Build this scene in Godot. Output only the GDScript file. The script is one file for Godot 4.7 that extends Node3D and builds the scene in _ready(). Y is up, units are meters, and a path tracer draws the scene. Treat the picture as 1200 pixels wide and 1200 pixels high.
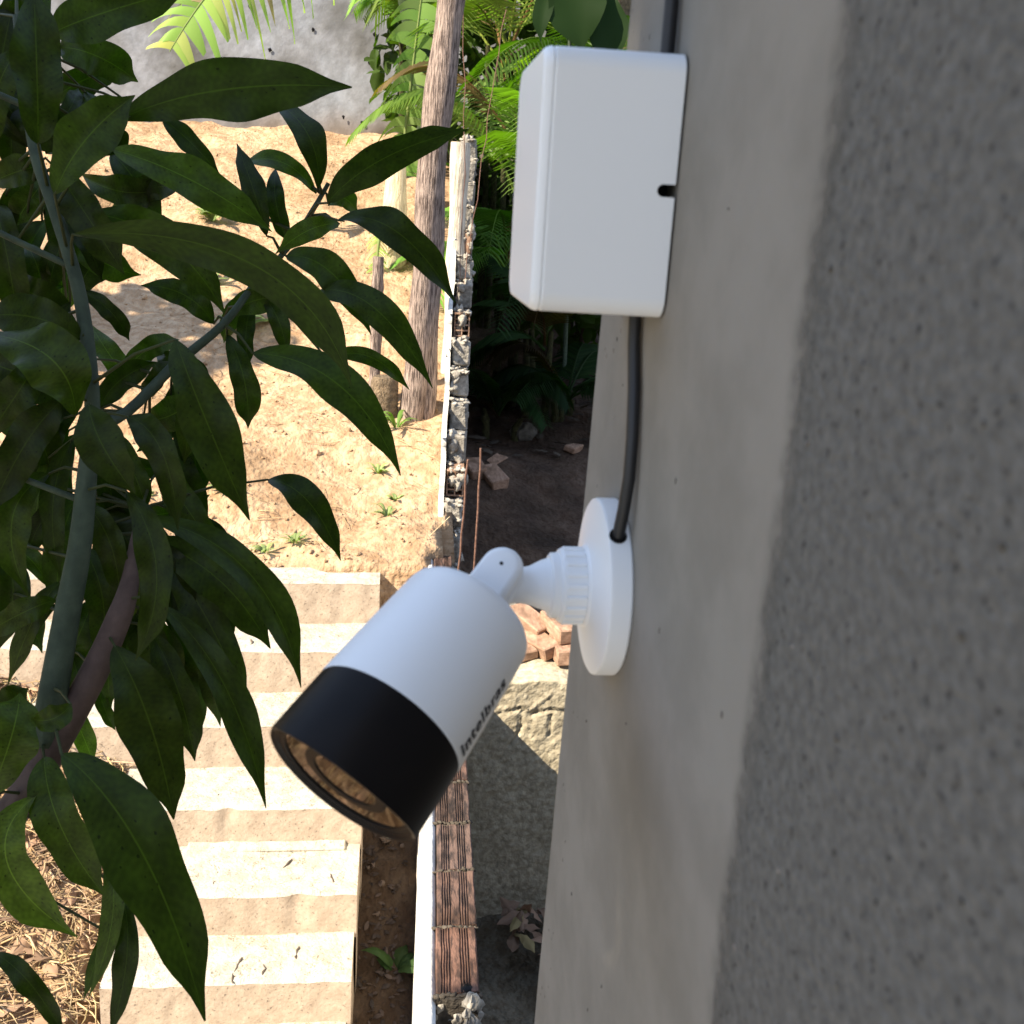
extends Node3D
# Heights are given from the photographer's eye, which is H metres above the lower yard.
const H := 3.0
var rng := RandomNumberGenerator.new()
var bumpy := FastNoiseLite.new()
var M := {}
var tex := {}
var mango: Node3D
var used := {}


class MB:
	var p := PackedVector3Array()
	var t := PackedInt32Array()
	var c := PackedColorArray()
	var uv := PackedVector2Array()
	var tint := Color.WHITE

	func vert(q: Vector3, w := Vector2.ZERO) -> int:
		p.append(q)
		c.append(tint)
		uv.append(w)
		return p.size() - 1

	func tri(a: int, b: int, d: int) -> void:
		t.append(a)
		t.append(b)
		t.append(d)

	func quad(a: int, b: int, d: int, e: int) -> void:
		tri(a, b, d)
		tri(a, d, e)

	func box(size: Vector3, xf := Transform3D(), bevel := 0.0, wobble := 0.0, r: RandomNumberGenerator = null) -> void:
		# a box with chamfered edges: three corner points for each of the eight corners
		var h := size / 2.0
		var b := minf(bevel, minf(h.x, minf(h.y, h.z)) * 0.9)
		var at := {}
		for sx in [-1, 1]:
			for sy in [-1, 1]:
				for sz in [-1, 1]:
					var k := Vector3(sx, sy, sz)
					var j := Vector3.ZERO
					if r:
						j = Vector3(r.randf_range(-1, 1), r.randf_range(-1, 1), r.randf_range(-1, 1)) * wobble
					for ax in 3:
						var q := k * h - k * b
						q[ax] = k[ax] * h[ax]
						at[Vector4i(sx, sy, sz, ax)] = vert(xf * (q + j))
		for ax in 3:
			var u := (ax + 1) % 3
			var w := (ax + 2) % 3
			for s in [-1, 1]:
				var ids := []
				for d in [[-1, -1], [1, -1], [1, 1], [-1, 1]]:
					var k := [0, 0, 0]
					k[ax] = s
					k[u] = d[0]
					k[w] = d[1]
					ids.append(at[Vector4i(k[0], k[1], k[2], ax)])
				if s > 0:
					quad(ids[3], ids[2], ids[1], ids[0])
				else:
					quad(ids[0], ids[1], ids[2], ids[3])
			if b > 0.0:
				for d in [[-1, -1], [1, -1], [1, 1], [-1, 1]]:   # the four edges along ax
					var e := []
					for s in [-1, 1]:
						var k := [0, 0, 0]
						k[ax] = s
						k[u] = d[0]
						k[w] = d[1]
						e.append(at[Vector4i(k[0], k[1], k[2], u)])
						e.append(at[Vector4i(k[0], k[1], k[2], w)])
					if d[0] * d[1] > 0:
						quad(e[0], e[1], e[3], e[2])
					else:
						quad(e[2], e[3], e[1], e[0])
		if b > 0.0:
			for sx in [-1, 1]:
				for sy in [-1, 1]:
					for sz in [-1, 1]:
						var a: int = at[Vector4i(sx, sy, sz, 0)]
						var d: int = at[Vector4i(sx, sy, sz, 1)]
						var e: int = at[Vector4i(sx, sy, sz, 2)]
						if sx * sy * sz > 0:
							tri(a, e, d)
						else:
							tri(a, d, e)

	func tube(pts: Array, radii: Array, sides := 8, caps := true, rough := 0.0, n: FastNoiseLite = null) -> void:
		var rows := []
		var side := Vector3.ZERO
		for i in pts.size():
			var dir: Vector3 = (pts[mini(i + 1, pts.size() - 1)] - pts[maxi(i - 1, 0)]).normalized()
			if side == Vector3.ZERO:
				side = dir.cross(Vector3.UP if absf(dir.y) < 0.9 else Vector3.RIGHT).normalized()
			side = (side - dir * side.dot(dir)).normalized()
			var other := dir.cross(side)
			var row := []
			for k in sides:
				var a := TAU * k / sides
				var d := side * cos(a) + other * sin(a)
				var r: float = radii[i]
				if n:
					var q: Vector3 = pts[i] + d * r
					r *= 1.0 + rough * n.get_noise_3d(q.x * 40.0, q.y * 6.0, q.z * 40.0)
				row.append(vert(pts[i] + d * r))
			rows.append(row)
		for i in rows.size() - 1:
			for k in sides:
				var k2 := (k + 1) % sides
				quad(rows[i][k], rows[i + 1][k], rows[i + 1][k2], rows[i][k2])
		if caps:
			var a := vert(pts[0])
			var b := vert(pts[-1])
			for k in sides:
				var k2 := (k + 1) % sides
				tri(a, rows[0][k], rows[0][k2])
				tri(b, rows[-1][k2], rows[-1][k])

	func lathe(profile: Array, at: Vector3, axis: Vector3, side: Vector3, sides := 48, brow := 0.0) -> void:
		# profile of (distance along the axis, radius); brow draws the front edge out on one side
		var other := axis.cross(side)
		var rows := []
		for q in profile:
			var row := []
			for k in sides:
				var a := TAU * k / sides
				var along: float = q.x - brow * maxf(cos(a), 0.0) * clampf(1.0 - q.x / 0.02, 0.0, 1.0)
				row.append(vert(at + axis * along + (side * cos(a) + other * sin(a)) * maxf(q.y, 0.00001)))
			rows.append(row)
		for i in rows.size() - 1:
			for k in sides:
				var k2 := (k + 1) % sides
				quad(rows[i][k], rows[i + 1][k], rows[i + 1][k2], rows[i][k2])

	func blob(at: Vector3, size: Vector3, n: FastNoiseLite, rough := 0.25, rings := 5, sides := 8, turn := Basis()) -> void:
		var rows := []
		for i in rings + 1:
			var row := []
			var b := PI * i / rings
			for k in sides:
				var a := TAU * k / sides
				var d := Vector3(sin(b) * cos(a), cos(b), sin(b) * sin(a))
				var g := 1.0 + rough * n.get_noise_3d(at.x * 91.0 + d.x * 40.0, at.y * 91.0 + d.y * 40.0, at.z * 91.0 + d.z * 40.0) * 1.6
				row.append(vert(at + turn * (d * size * 0.5 * g)))
			rows.append(row)
		for i in rings:
			for k in sides:
				var k2 := (k + 1) % sides
				quad(rows[i][k], rows[i + 1][k], rows[i + 1][k2], rows[i][k2])

	func grid(nu: int, nv: int, place: Callable, shade = null) -> void:
		var first := p.size()
		for j in nv + 1:
			for i in nu + 1:
				var u := float(i) / nu
				var w := float(j) / nv
				var q: Vector3 = place.call(u, w)
				if shade != null:
					tint = shade.call(q)
				vert(q, Vector2(u, w))
		tint = Color.WHITE
		for j in nv:
			for i in nu:
				var a := first + j * (nu + 1) + i
				quad(a, a + 1, a + nu + 2, a + nu + 1)


func v(x: float, y: float, z: float) -> Vector3:
	return Vector3(x, y + H, z)


func built(mb: MB, crease: float, facing: Vector3) -> ArrayMesh:
	var p := mb.p
	var t := mb.t
	var total := 0.0
	var fn := PackedVector3Array()
	for f in t.size() / 3:
		var a := p[t[f * 3]]
		var n := (p[t[f * 3 + 2]] - a).cross(p[t[f * 3 + 1]] - a)
		fn.append(n)
		total += n.dot(facing) if facing != Vector3.ZERO else n.dot(a - p[0])
	var flip := total < 0.0
	var op := PackedVector3Array()
	var on := PackedVector3Array()
	var oc := PackedColorArray()
	var ou := PackedVector2Array()
	var oi := PackedInt32Array()
	var s := -1.0 if flip else 1.0
	if crease < 0.0:   # smooth all over
		var vn := PackedVector3Array()
		vn.resize(p.size())
		for f in fn.size():
			for k in 3:
				vn[t[f * 3 + k]] += fn[f]
		for i in p.size():
			vn[i] = (vn[i] * s).normalized()
		op = p
		on = vn
		oc = mb.c
		ou = mb.uv
		for f in fn.size():
			oi.append(t[f * 3])
			oi.append(t[f * 3 + (2 if flip else 1)])
			oi.append(t[f * 3 + (1 if flip else 2)])
	else:
		var near := []
		near.resize(p.size())
		for f in fn.size():
			for k in 3:
				if near[t[f * 3 + k]] == null:
					near[t[f * 3 + k]] = PackedInt32Array()
				near[t[f * 3 + k]].append(f)
		var least := cos(deg_to_rad(crease))
		for f in fn.size():
			var own := fn[f].normalized()
			for k in ([0, 2, 1] if flip else [0, 1, 2]):
				var i := t[f * 3 + k]
				var n := Vector3.ZERO
				for g in near[i]:
					if fn[g].normalized().dot(own) >= least:
						n += fn[g]
				oi.append(op.size())
				op.append(p[i])
				on.append((n * s).normalized() if n.length() > 0.0 else Vector3.UP)
				oc.append(mb.c[i])
				ou.append(mb.uv[i])
	var arrays := []
	arrays.resize(Mesh.ARRAY_MAX)
	arrays[Mesh.ARRAY_VERTEX] = op
	arrays[Mesh.ARRAY_NORMAL] = on
	arrays[Mesh.ARRAY_COLOR] = oc
	arrays[Mesh.ARRAY_TEX_UV] = ou
	arrays[Mesh.ARRAY_INDEX] = oi
	var me := ArrayMesh.new()
	me.add_surface_from_arrays(Mesh.PRIMITIVE_TRIANGLES, arrays)
	return me


func origin_of(n: Node) -> Vector3:
	var o := Vector3.ZERO
	while n and n != self:
		o += n.position
		n = n.get_parent()
	return o


func named(called: String, parent: Node) -> String:
	var key := [parent, called]
	used[key] = used.get(key, 0) + 1
	return called if used[key] == 1 else "%s_%03d" % [called, used[key] - 1]


func obj(called: String, mb: MB, m: Material, parent: Node = self, crease := 40.0, facing := Vector3.ZERO) -> MeshInstance3D:
	var o := MeshInstance3D.new()
	o.name = named(called, parent)
	var off := origin_of(parent)
	if off != Vector3.ZERO:
		for i in mb.p.size():
			mb.p[i] -= off
	o.mesh = built(mb, crease, facing)
	o.material_override = m
	parent.add_child(o, true)
	return o


func tag(o: Node, label: String, category := "", group := "", kind := "") -> void:
	if label:
		o.set_meta("label", label)
	if category:
		o.set_meta("category", category)
	if group:
		o.set_meta("group", group)
	if kind:
		o.set_meta("kind", kind)


func thing(called: String, label: String, category: String, at: Vector3, group := "") -> Node3D:
	var o := Node3D.new()
	o.name = named(called, self)
	o.position = at
	add_child(o, true)
	tag(o, label, category, group)
	return o


func structure(called: String, mb: MB, m: Material, label: String, crease := -1.0, facing := Vector3.UP) -> MeshInstance3D:
	var o := obj(called, mb, m, self, crease, facing)
	tag(o, label, called.replace("_", " "), "", "structure")
	return o


func scatter(called: String, mesh: Mesh, m: Material, places: Array, parent: Node = self, tints: Array = []) -> MultiMeshInstance3D:
	var mm := MultiMesh.new()
	mm.transform_format = MultiMesh.TRANSFORM_3D
	mm.use_colors = tints.size() > 0
	mm.mesh = mesh
	mm.instance_count = places.size()
	var off := origin_of(parent)
	for i in places.size():
		var x: Transform3D = places[i]
		x.origin -= off
		mm.set_instance_transform(i, x)
		if tints.size():
			mm.set_instance_color(i, tints[i])
	var o := MultiMeshInstance3D.new()
	o.name = named(called, parent)
	o.multimesh = mm
	o.material_override = m
	parent.add_child(o, true)
	o.set_meta("kind", "stuff")
	return o


# ---------------------------------------------------------------- materials

func lin(r: float, g: float, b: float) -> Color:
	return Color(r, g, b).linear_to_srgb()


func noise_tex(key: String, frequency: float, octaves: int, stops: Array, cellular := false, size := 512) -> Texture2D:
	if tex.has(key):
		return tex[key]
	var n := FastNoiseLite.new()
	n.seed = hash(key) % 1000
	n.noise_type = FastNoiseLite.TYPE_CELLULAR if cellular else FastNoiseLite.TYPE_SIMPLEX_SMOOTH
	n.frequency = frequency
	n.fractal_type = FastNoiseLite.FRACTAL_NONE if octaves < 2 else FastNoiseLite.FRACTAL_FBM
	n.fractal_octaves = octaves
	n.fractal_gain = 0.6
	var t := NoiseTexture2D.new()
	t.width = size
	t.height = size
	t.seamless = true
	t.noise = n
	var g := Gradient.new()
	var offs := PackedFloat32Array()
	var cols := PackedColorArray()
	for s in stops:
		offs.append(s[0])
		cols.append(s[1])
	g.offsets = offs
	g.colors = cols
	t.color_ramp = g
	tex[key] = t
	return t


func mat(key: String, a: Color, b: Color, o := {}) -> StandardMaterial3D:
	# a and b are the darkest and the palest base colour (linear)
	var m := StandardMaterial3D.new()
	m.resource_name = key
	m.albedo_texture = noise_tex("c_" + key, o.get("freq", 0.012), o.get("octaves", 5), [[0.0, a.linear_to_srgb()], [0.5 - o.get("soft", 0.2), a.lerp(b, 0.2).linear_to_srgb()], [0.5 + o.get("soft", 0.2), a.lerp(b, 0.82).linear_to_srgb()], [1.0, b.linear_to_srgb()]], false, o.get("size", 512))
	m.roughness = o.get("rough", 0.85)
	m.metallic_specular = o.get("spec", 0.35)
	m.uv1_triplanar = true
	m.uv1_world_triplanar = o.get("world", true)
	var s = o.get("scale", 2.0)
	m.uv1_scale = s if s is Vector3 else Vector3(s, s, s)
	m.vertex_color_use_as_albedo = true
	if o.has("bump"):
		m.heightmap_enabled = true
		m.heightmap_texture = noise_tex("h_" + o.get("grain", "fine"), {"fine": 0.05, "coarse": 0.02, "pits": 0.06, "lumps": 0.012}[o.get("grain", "fine")], 5, [[0.0, Color.BLACK], [1.0, Color.WHITE]], o.get("grain", "fine") == "pits")
		m.heightmap_scale = o.bump
	if o.has("spots"):   # darker specks and blotches of their own
		m.detail_enabled = true
		m.detail_blend_mode = BaseMaterial3D.BLEND_MODE_MUL
		m.detail_albedo = noise_tex("d_" + o.spots, {"specks": 0.045, "blotches": 0.006, "cracks": 0.02}[o.spots], {"specks": 2, "blotches": 4, "cracks": 4}[o.spots],
			{"specks": [[0.0, Color(0.6, 0.6, 0.6)], [0.12, Color(0.7, 0.7, 0.7)], [0.24, Color(0.96, 0.96, 0.96)], [0.75, Color(1, 1, 1)], [1.0, Color(1, 1, 1)]],
			"blotches": [[0.0, Color(0.6, 0.57, 0.52)], [0.5, Color(0.9, 0.88, 0.86)], [1.0, Color(1, 1, 1)]],
			"cracks": [[0.0, Color(1, 1, 1)], [0.485, Color(1, 1, 1)], [0.5, Color(0.6, 0.55, 0.48)], [0.515, Color(1, 1, 1)], [1.0, Color(1, 1, 1)]]}[o.spots])
		m.detail_uv_layer = BaseMaterial3D.DETAIL_UV_2
		m.uv2_triplanar = true
		m.uv2_world_triplanar = m.uv1_world_triplanar
		var d: float = o.get("spot_scale", 1.0)
		m.uv2_scale = Vector3(d, d, d)
	M[key] = m
	return m


func plain(key: String, c: Color, rough := 0.5, spec := 0.5) -> StandardMaterial3D:
	var m := StandardMaterial3D.new()
	m.resource_name = key
	m.albedo_color = c.linear_to_srgb()
	m.roughness = rough
	m.metallic_specular = spec
	m.vertex_color_use_as_albedo = true
	M[key] = m
	return m


func leafy(key: String, through: Color, rough: float, veins: Texture2D = null) -> StandardMaterial3D:
	var m := plain(key, Color.WHITE, rough, 0.5)
	m.backlight_enabled = true
	m.backlight = through
	m.cull_mode = BaseMaterial3D.CULL_DISABLED
	if veins:
		m.albedo_texture = veins
		m.heightmap_enabled = true
		m.heightmap_texture = veins
		m.heightmap_scale = 0.025
	return m


func vein_texture(kind: int) -> Texture2D:
	# pale midrib with fine side veins; u runs across the blade, v along it
	var w := 128
	var h := 512
	var data := PackedByteArray()
	data.resize(w * h)
	var dots := []
	for i in 14 + kind * 16:
		dots.append(Vector3(rng.randf() * w, rng.randf() * h, rng.randf_range(0.8, 2.6)))
	for y in h:
		for x in w:
			var u := absf(float(x) / (w - 1) - 0.5) * 2.0
			var r := 0.54 + 0.012 * sin((float(y) / h * 30.0 - u * 2.6) * TAU) + 0.02 * bumpy.get_noise_2d(x * 3.0, y * 3.0)
			r += 0.05 * bumpy.get_noise_2d(x * 0.6, y * 0.6 + 900.0 + kind * 300.0)
			r += 0.07 * bumpy.get_noise_2d(x * 0.15 + kind * 77.0, y * 0.12)
			r = lerpf(r, 0.76, clampf(1.3 - u * 34.0, 0.0, 1.0))
			for q in dots:
				if absf(q.y - y) < 3.0 and absf(q.x - x) < 3.0 and Vector2(q.x - x, (q.y - y) * 0.6).length() < q.z:
					r *= 0.62
			data[y * w + x] = int(clampf(r, 0.0, 1.0) * 255.0)
	return ImageTexture.create_from_image(Image.create_from_data(w, h, false, Image.FORMAT_L8, data))


func make_materials() -> void:
	mat("smooth_render", Color(0.222, 0.205, 0.178), Color(0.272, 0.252, 0.222), {"scale": 3.0, "freq": 0.008, "rough": 0.95, "spec": 0.15, "bump": 0.02, "grain": "fine"})
	mat("rough_render", Color(0.105, 0.101, 0.093), Color(0.185, 0.178, 0.164), {"soft": 0.28, "spec": 0.15, "scale": 8.0, "freq": 0.045, "octaves": 5, "rough": 0.9, "bump": 0.05, "grain": "fine", "spots": "specks", "spot_scale": 9.0})
	plain("white_plastic", Color(0.78, 0.79, 0.80), 0.42, 0.5)
	plain("white_cap", Color(0.82, 0.83, 0.84), 0.35, 0.5)
	plain("black_plastic", Color(0.008, 0.007, 0.007), 0.36, 0.22)
	plain("cable_rubber", Color(0.012, 0.012, 0.014), 0.45, 0.5)
	plain("lens_glass", Color(0.12, 0.098, 0.085), 0.04, 0.6).metallic = 1.0
	plain("print_ink", Color(0.05, 0.05, 0.055), 0.6, 0.3)
	for i in 3:
		var ml := leafy("mango_leaf" if i == 0 else "mango_leaf_%d" % i, Color(0.62, 1.0, 0.22), 0.36, vein_texture(i))
		ml.metallic_specular = 0.33
	leafy("soft_leaf", Color(0.8, 0.95, 0.3), 0.5)
	M.soft_leaf.metallic_specular = 0.25
	leafy("dry_leaf", Color(0.5, 0.4, 0.2), 0.8)
	mat("green_bark", Color(0.024, 0.036, 0.022), Color(0.06, 0.08, 0.05), {"scale": 6.0, "rough": 0.7, "bump": 0.05})
	mat("brown_bark", Color(0.05, 0.032, 0.026), Color(0.12, 0.08, 0.065), {"scale": 6.0, "rough": 0.8, "bump": 0.08, "grain": "coarse"})
	mat("tread_cement", Color(0.30, 0.27, 0.21), Color(0.45, 0.415, 0.345), {"scale": 1.6, "rough": 0.92, "bump": 0.35, "grain": "fine", "spots": "cracks", "spot_scale": 0.9})
	mat("riser_cement", Color(0.335, 0.258, 0.19), Color(0.425, 0.34, 0.26), {"scale": 2.0, "rough": 0.95, "bump": 0.12, "grain": "fine", "spots": "specks", "spot_scale": 2.2})
	mat("pale_plaster", Color(0.45, 0.43, 0.39), Color(0.66, 0.64, 0.60), {"scale": 2.0, "rough": 0.9, "bump": 0.2})
	mat("grey_plaster", Color(0.225, 0.24, 0.265), Color(0.33, 0.355, 0.405), {"scale": 0.7, "rough": 0.9, "bump": 0.35, "grain": "coarse", "spots": "blotches", "spot_scale": 0.25})
	mat("rough_plaster", Color(0.25, 0.21, 0.145), Color(0.46, 0.40, 0.29), {"scale": 4.0, "rough": 0.95, "bump": 0.3, "grain": "coarse"})
	mat("mortar", Color(0.13, 0.115, 0.095), Color(0.44, 0.40, 0.34), {"scale": 4.0, "rough": 0.95, "bump": 0.5, "grain": "coarse"})
	mat("red_brick", Color(0.24, 0.145, 0.10), Color(0.50, 0.33, 0.23), {"scale": Vector3(5, 5, 2.2), "freq": 0.014, "rough": 0.9, "bump": 0.15, "spots": "blotches", "spot_scale": 1.6})
	mat("old_brick", Color(0.04, 0.032, 0.029), Color(0.23, 0.15, 0.115), {"soft": 0.1, "scale": Vector3(6, 3, 1.6), "freq": 0.016, "rough": 0.9, "bump": 0.15, "spots": "blotches", "spot_scale": 1.4})
	mat("soil", Color(0.30, 0.185, 0.10), Color(0.53, 0.385, 0.25), {"soft": 0.12, "scale": 0.8, "freq": 0.012, "rough": 0.97, "bump": 1.7, "grain": "fine", "spots": "blotches", "spot_scale": 0.22, "size": 1024})
	mat("weathered_wood", Color(0.035, 0.023, 0.02), Color(0.37, 0.285, 0.24), {"soft": 0.07, "scale": Vector3(12, 0.9, 12), "freq": 0.014, "rough": 0.9, "bump": 0.8, "grain": "coarse"})
	mat("pale_wood", Color(0.38, 0.32, 0.25), Color(0.66, 0.60, 0.50), {"soft": 0.1, "scale": Vector3(9, 0.8, 9), "freq": 0.014, "rough": 0.9, "bump": 0.8, "grain": "coarse"})
	mat("palm_trunk", Color(0.06, 0.045, 0.03), Color(0.26, 0.19, 0.12), {"scale": Vector3(6, 3, 6), "rough": 0.95, "bump": 1.5, "grain": "coarse"})
	mat("rusty_iron", Color(0.09, 0.045, 0.03), Color(0.20, 0.11, 0.08), {"scale": 8.0, "rough": 0.85})
	mat("stone", Color(0.16, 0.14, 0.12), Color(0.34, 0.30, 0.26), {"scale": 3.0, "rough": 0.95, "bump": 0.5, "grain": "coarse"})
	mat("straw", Color(0.28, 0.2, 0.11), Color(0.52, 0.41, 0.26), {"scale": 5.0, "rough": 0.9})
	mat("roof_concrete", Color(0.25, 0.245, 0.23), Color(0.34, 0.33, 0.31), {"scale": 1.0, "rough": 0.9})


# ---------------------------------------------------------------- leaves

func blade(mb: MB, p0: Vector3, p1: Vector3, p2: Vector3, side: Vector3, width: float, wave: float, fold: float, rows := 16, phase := 0.0, shape := 0.0) -> void:
	# a leaf blade along the curve p0-p1-p2 (p1 lies on it), folded on its midrib and waved at its edges
	var ctrl := p1 * 2.0 - (p0 + p2) * 0.5
	var first := mb.p.size()
	for j in rows + 1:
		var t := float(j) / rows
		var q := p0.lerp(ctrl, t).lerp(ctrl.lerp(p2, t), t)
		var tan := ((ctrl - p0) * (1.0 - t) + (p2 - ctrl) * t).normalized()
		var s := (side - tan * side.dot(tan)).normalized()
		var n := tan.cross(s)
		var w := width * 0.5 * pow(sin(PI * pow(t, 1.0 + shape)), 0.64) * (1.0 - 0.55 * smoothstep(0.8, 0.97, t))
		if j == 0 or j == rows:
			w = width * 0.012
		for k in 7:
			var u := (k - 3) / 3.0
			var lift := absf(u) * fold * w + wave * w * u * u * sin(t * 17.0 + phase + (1.9 if u > 0 else 0.0))
			var ww := w * (1.0 + 0.035 * sin(t * 19.0 + phase * 2.0 + (2.2 if u > 0 else 0.0)) * absf(u) + 0.085 * sin(t * 10.0 + phase * 3.0 + (1.3 if u > 0 else 0.0)) * absf(u))
			mb.vert(q + s * u * ww + n * lift, Vector2(u * 0.5 + 0.5, t))
	for j in rows:
		for k in 6:
			var a := first + j * 7 + k
			mb.quad(a, a + 1, a + 8, a + 7)


func leaf(stalk: Vector3, p0: Vector3, p1: Vector3, p2: Vector3, side: Vector3, width: float, kind: int) -> void:
	var mb := MB.new()
	var g := rng.randf_range(0.7, 1.4) * (1.7 if rng.randf() < 0.08 else 1.0)
	mb.tint = (Color(0.125, 0.168, 0.018) if kind == 0 else Color(0.25, 0.32, 0.045)) * Color(g, g * rng.randf_range(0.95, 1.05), g, 1)
	blade(mb, p0, p1, p2, side, width, rng.randf_range(0.08, 0.24), rng.randf_range(0.08, 0.32), 26, rng.randf() * TAU, rng.randf_range(-0.12, 0.22))
	var o := obj("leaf", mb, M[["mango_leaf", "mango_leaf_1", "mango_leaf_2"][rng.randi() % 3]], mango, -1.0, Vector3(0, 0, 1))
	var st := MB.new()
	var mid := stalk.lerp(p0, 0.55) + Vector3(0, 0.006, 0.003)
	st.tint = Color(0.075, 0.09, 0.04)
	st.tube([stalk, mid, p0, p0.lerp(p1, 0.12)], [0.0017, 0.0013, 0.0011, 0.0007], 6)
	obj("stalk", st, M.soft_leaf, o, -1.0)


func smooth(p: Array) -> Array:
	var out := []
	for i in p.size() - 1:
		for k in 4:
			out.append(p[i].cubic_interpolate(p[i + 1], p[maxi(i - 1, 0)], p[mini(i + 2, p.size() - 1)], k / 4.0))
	out.append(p[-1])
	return out


func smooth_r(p: Array) -> Array:
	var out := []
	for i in p.size() - 1:
		for k in 4:
			out.append(lerpf(p[i], p[i + 1], k / 4.0))
	out.append(p[-1])
	return out


func make_mango() -> void:
	mango = thing("mango_tree", "mango tree with long dark green leaves hanging close in front at left", "tree", v(-0.75, -2.75, -0.55))
	var low := MB.new()
	low.tube([v(-0.75, -2.75, -0.55), v(-0.70, -1.9, -0.60), v(-0.58, -1.1, -0.70), v(-0.44, -0.70, -0.76), v(-0.340, -0.546, -0.785)], [0.06, 0.05, 0.036, 0.023, 0.0158], 12)
	obj("lower_trunk", low, M.brown_bark, mango, -1.0)
	var trunk_shape := MB.new()
	trunk_shape.tube(smooth([v(-0.340, -0.546, -0.785), v(-0.301, -0.491, -0.801), v(-0.279, -0.452, -0.820), v(-0.252, -0.399, -0.848), v(-0.235, -0.357, -0.869), v(-0.229, -0.330, -0.887), v(-0.229, -0.302, -0.910), v(-0.228, -0.277, -0.933)]), smooth_r([0.0158, 0.0144, 0.0131, 0.0119, 0.0105, 0.0076, 0.0046, 0.0024]), 16, true, 0.10, bumpy)
	obj("branch", trunk_shape, M.brown_bark, mango, -1.0)
	var main_shape := MB.new()
	main_shape.tube(smooth([v(-0.288, -0.453, -0.816), v(-0.282, -0.413, -0.827), v(-0.273, -0.348, -0.850), v(-0.265, -0.293, -0.870), v(-0.262, -0.238, -0.891), v(-0.260, -0.182, -0.912), v(-0.269, -0.127, -0.940), v(-0.281, -0.077, -0.961), v(-0.304, -0.017, -0.987), v(-0.325, 0.030, -1.013), v(-0.339, 0.089, -1.043), v(-0.352, 0.150, -1.072)]), smooth_r([0.0130, 0.0123, 0.0109, 0.0095, 0.0081, 0.0063, 0.0060, 0.0057, 0.0053, 0.0054, 0.0047, 0.0039]), 16, true, 0.10, bumpy)
	obj("branch", main_shape, M.green_bark, mango, -1.0)
	var twig_shape := MB.new()
	twig_shape.tube(smooth([v(-0.263, -0.200, -0.907), v(-0.240, -0.190, -0.949), v(-0.205, -0.152, -0.988), v(-0.164, -0.115, -1.014), v(-0.140, -0.080, -1.043)]), smooth_r([0.0044, 0.0047, 0.0048, 0.0041, 0.0033]), 16, true, 0.10, bumpy)
	obj("twig", twig_shape, M.green_bark, mango, -1.0)
	var twig2_shape := MB.new()
	twig2_shape.tube(smooth([v(-0.140, -0.080, -1.043), v(-0.107, -0.042, -1.060), v(-0.084, -0.004, -1.079), v(-0.070, 0.021, -1.084)]), smooth_r([0.0029, 0.0029, 0.0027, 0.0021]), 16, true, 0.10, bumpy)
	obj("twig", twig2_shape, M.green_bark, mango, -1.0)
	leaf(v(-0.311, -0.000, -0.996), v(-0.300, 0.035, -0.943), v(-0.298, 0.091, -0.946), v(-0.309, 0.168, -0.987), Vector3(-0.86, 0.10, 0.49), 0.039, 0)
	leaf(v(-0.344, 0.111, -1.054), v(-0.308, 0.131, -1.023), v(-0.257, 0.148, -1.000), v(-0.188, 0.180, -1.036), Vector3(-0.38, 0.92, -0.04), 0.042, 0)
	leaf(v(-0.352, 0.150, -1.072), v(-0.306, 0.153, -1.178), v(-0.319, 0.143, -1.163), v(-0.353, 0.138, -1.185), Vector3(0.31, -0.95, -0.00), 0.023, 1)
	leaf(v(-0.352, 0.150, -1.072), v(-0.342, 0.137, -1.161), v(-0.296, 0.127, -1.124), v(-0.268, 0.110, -1.164), Vector3(0.35, 0.92, 0.18), 0.038, 0)
	leaf(v(-0.304, -0.017, -0.987), v(-0.227, 0.057, -0.916), v(-0.143, 0.084, -0.904), v(-0.040, 0.093, -0.905), Vector3(-0.19, 0.95, 0.24), 0.045, 0)
	leaf(v(-0.291, -0.050, -0.973), v(-0.271, -0.004, -0.883), v(-0.245, 0.038, -0.882), v(-0.210, 0.075, -0.900), Vector3(-0.79, 0.61, -0.01), 0.039, 0)
	leaf(v(-0.317, 0.013, -1.004), v(-0.257, 0.037, -1.008), v(-0.181, 0.014, -0.972), v(-0.114, -0.026, -0.983), Vector3(0.43, 0.87, -0.25), 0.035, 0)
	leaf(v(-0.341, 0.100, -1.048), v(-0.241, 0.074, -1.145), v(-0.211, 0.054, -1.124), v(-0.182, 0.023, -1.127), Vector3(0.65, 0.76, 0.03), 0.021, 0)
	leaf(v(-0.076, 0.010, -1.082), v(-0.079, 0.014, -1.067), v(-0.087, 0.062, -1.059), v(-0.127, 0.097, -1.111), Vector3(-0.88, -0.32, 0.35), 0.029, 0)
	leaf(v(-0.113, -0.049, -1.057), v(-0.127, -0.032, -1.052), v(-0.138, 0.008, -1.049), v(-0.159, 0.053, -1.087), Vector3(-0.94, -0.27, 0.20), 0.022, 0)
	leaf(v(-0.076, 0.010, -1.082), v(-0.083, 0.011, -1.091), v(-0.115, 0.038, -1.076), v(-0.161, 0.035, -1.125), Vector3(-0.39, -0.88, 0.27), 0.019, 0)
	leaf(v(-0.076, 0.010, -1.082), v(-0.125, 0.032, -1.110), v(-0.120, -0.003, -1.075), v(-0.112, -0.039, -1.103), Vector3(0.98, 0.18, -0.01), 0.020, 0)
	leaf(v(-0.090, -0.014, -1.074), v(-0.066, 0.002, -1.009), v(-0.014, 0.044, -0.992), v(0.063, 0.076, -1.029), Vector3(-0.43, 0.84, 0.32), 0.032, 0)
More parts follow.
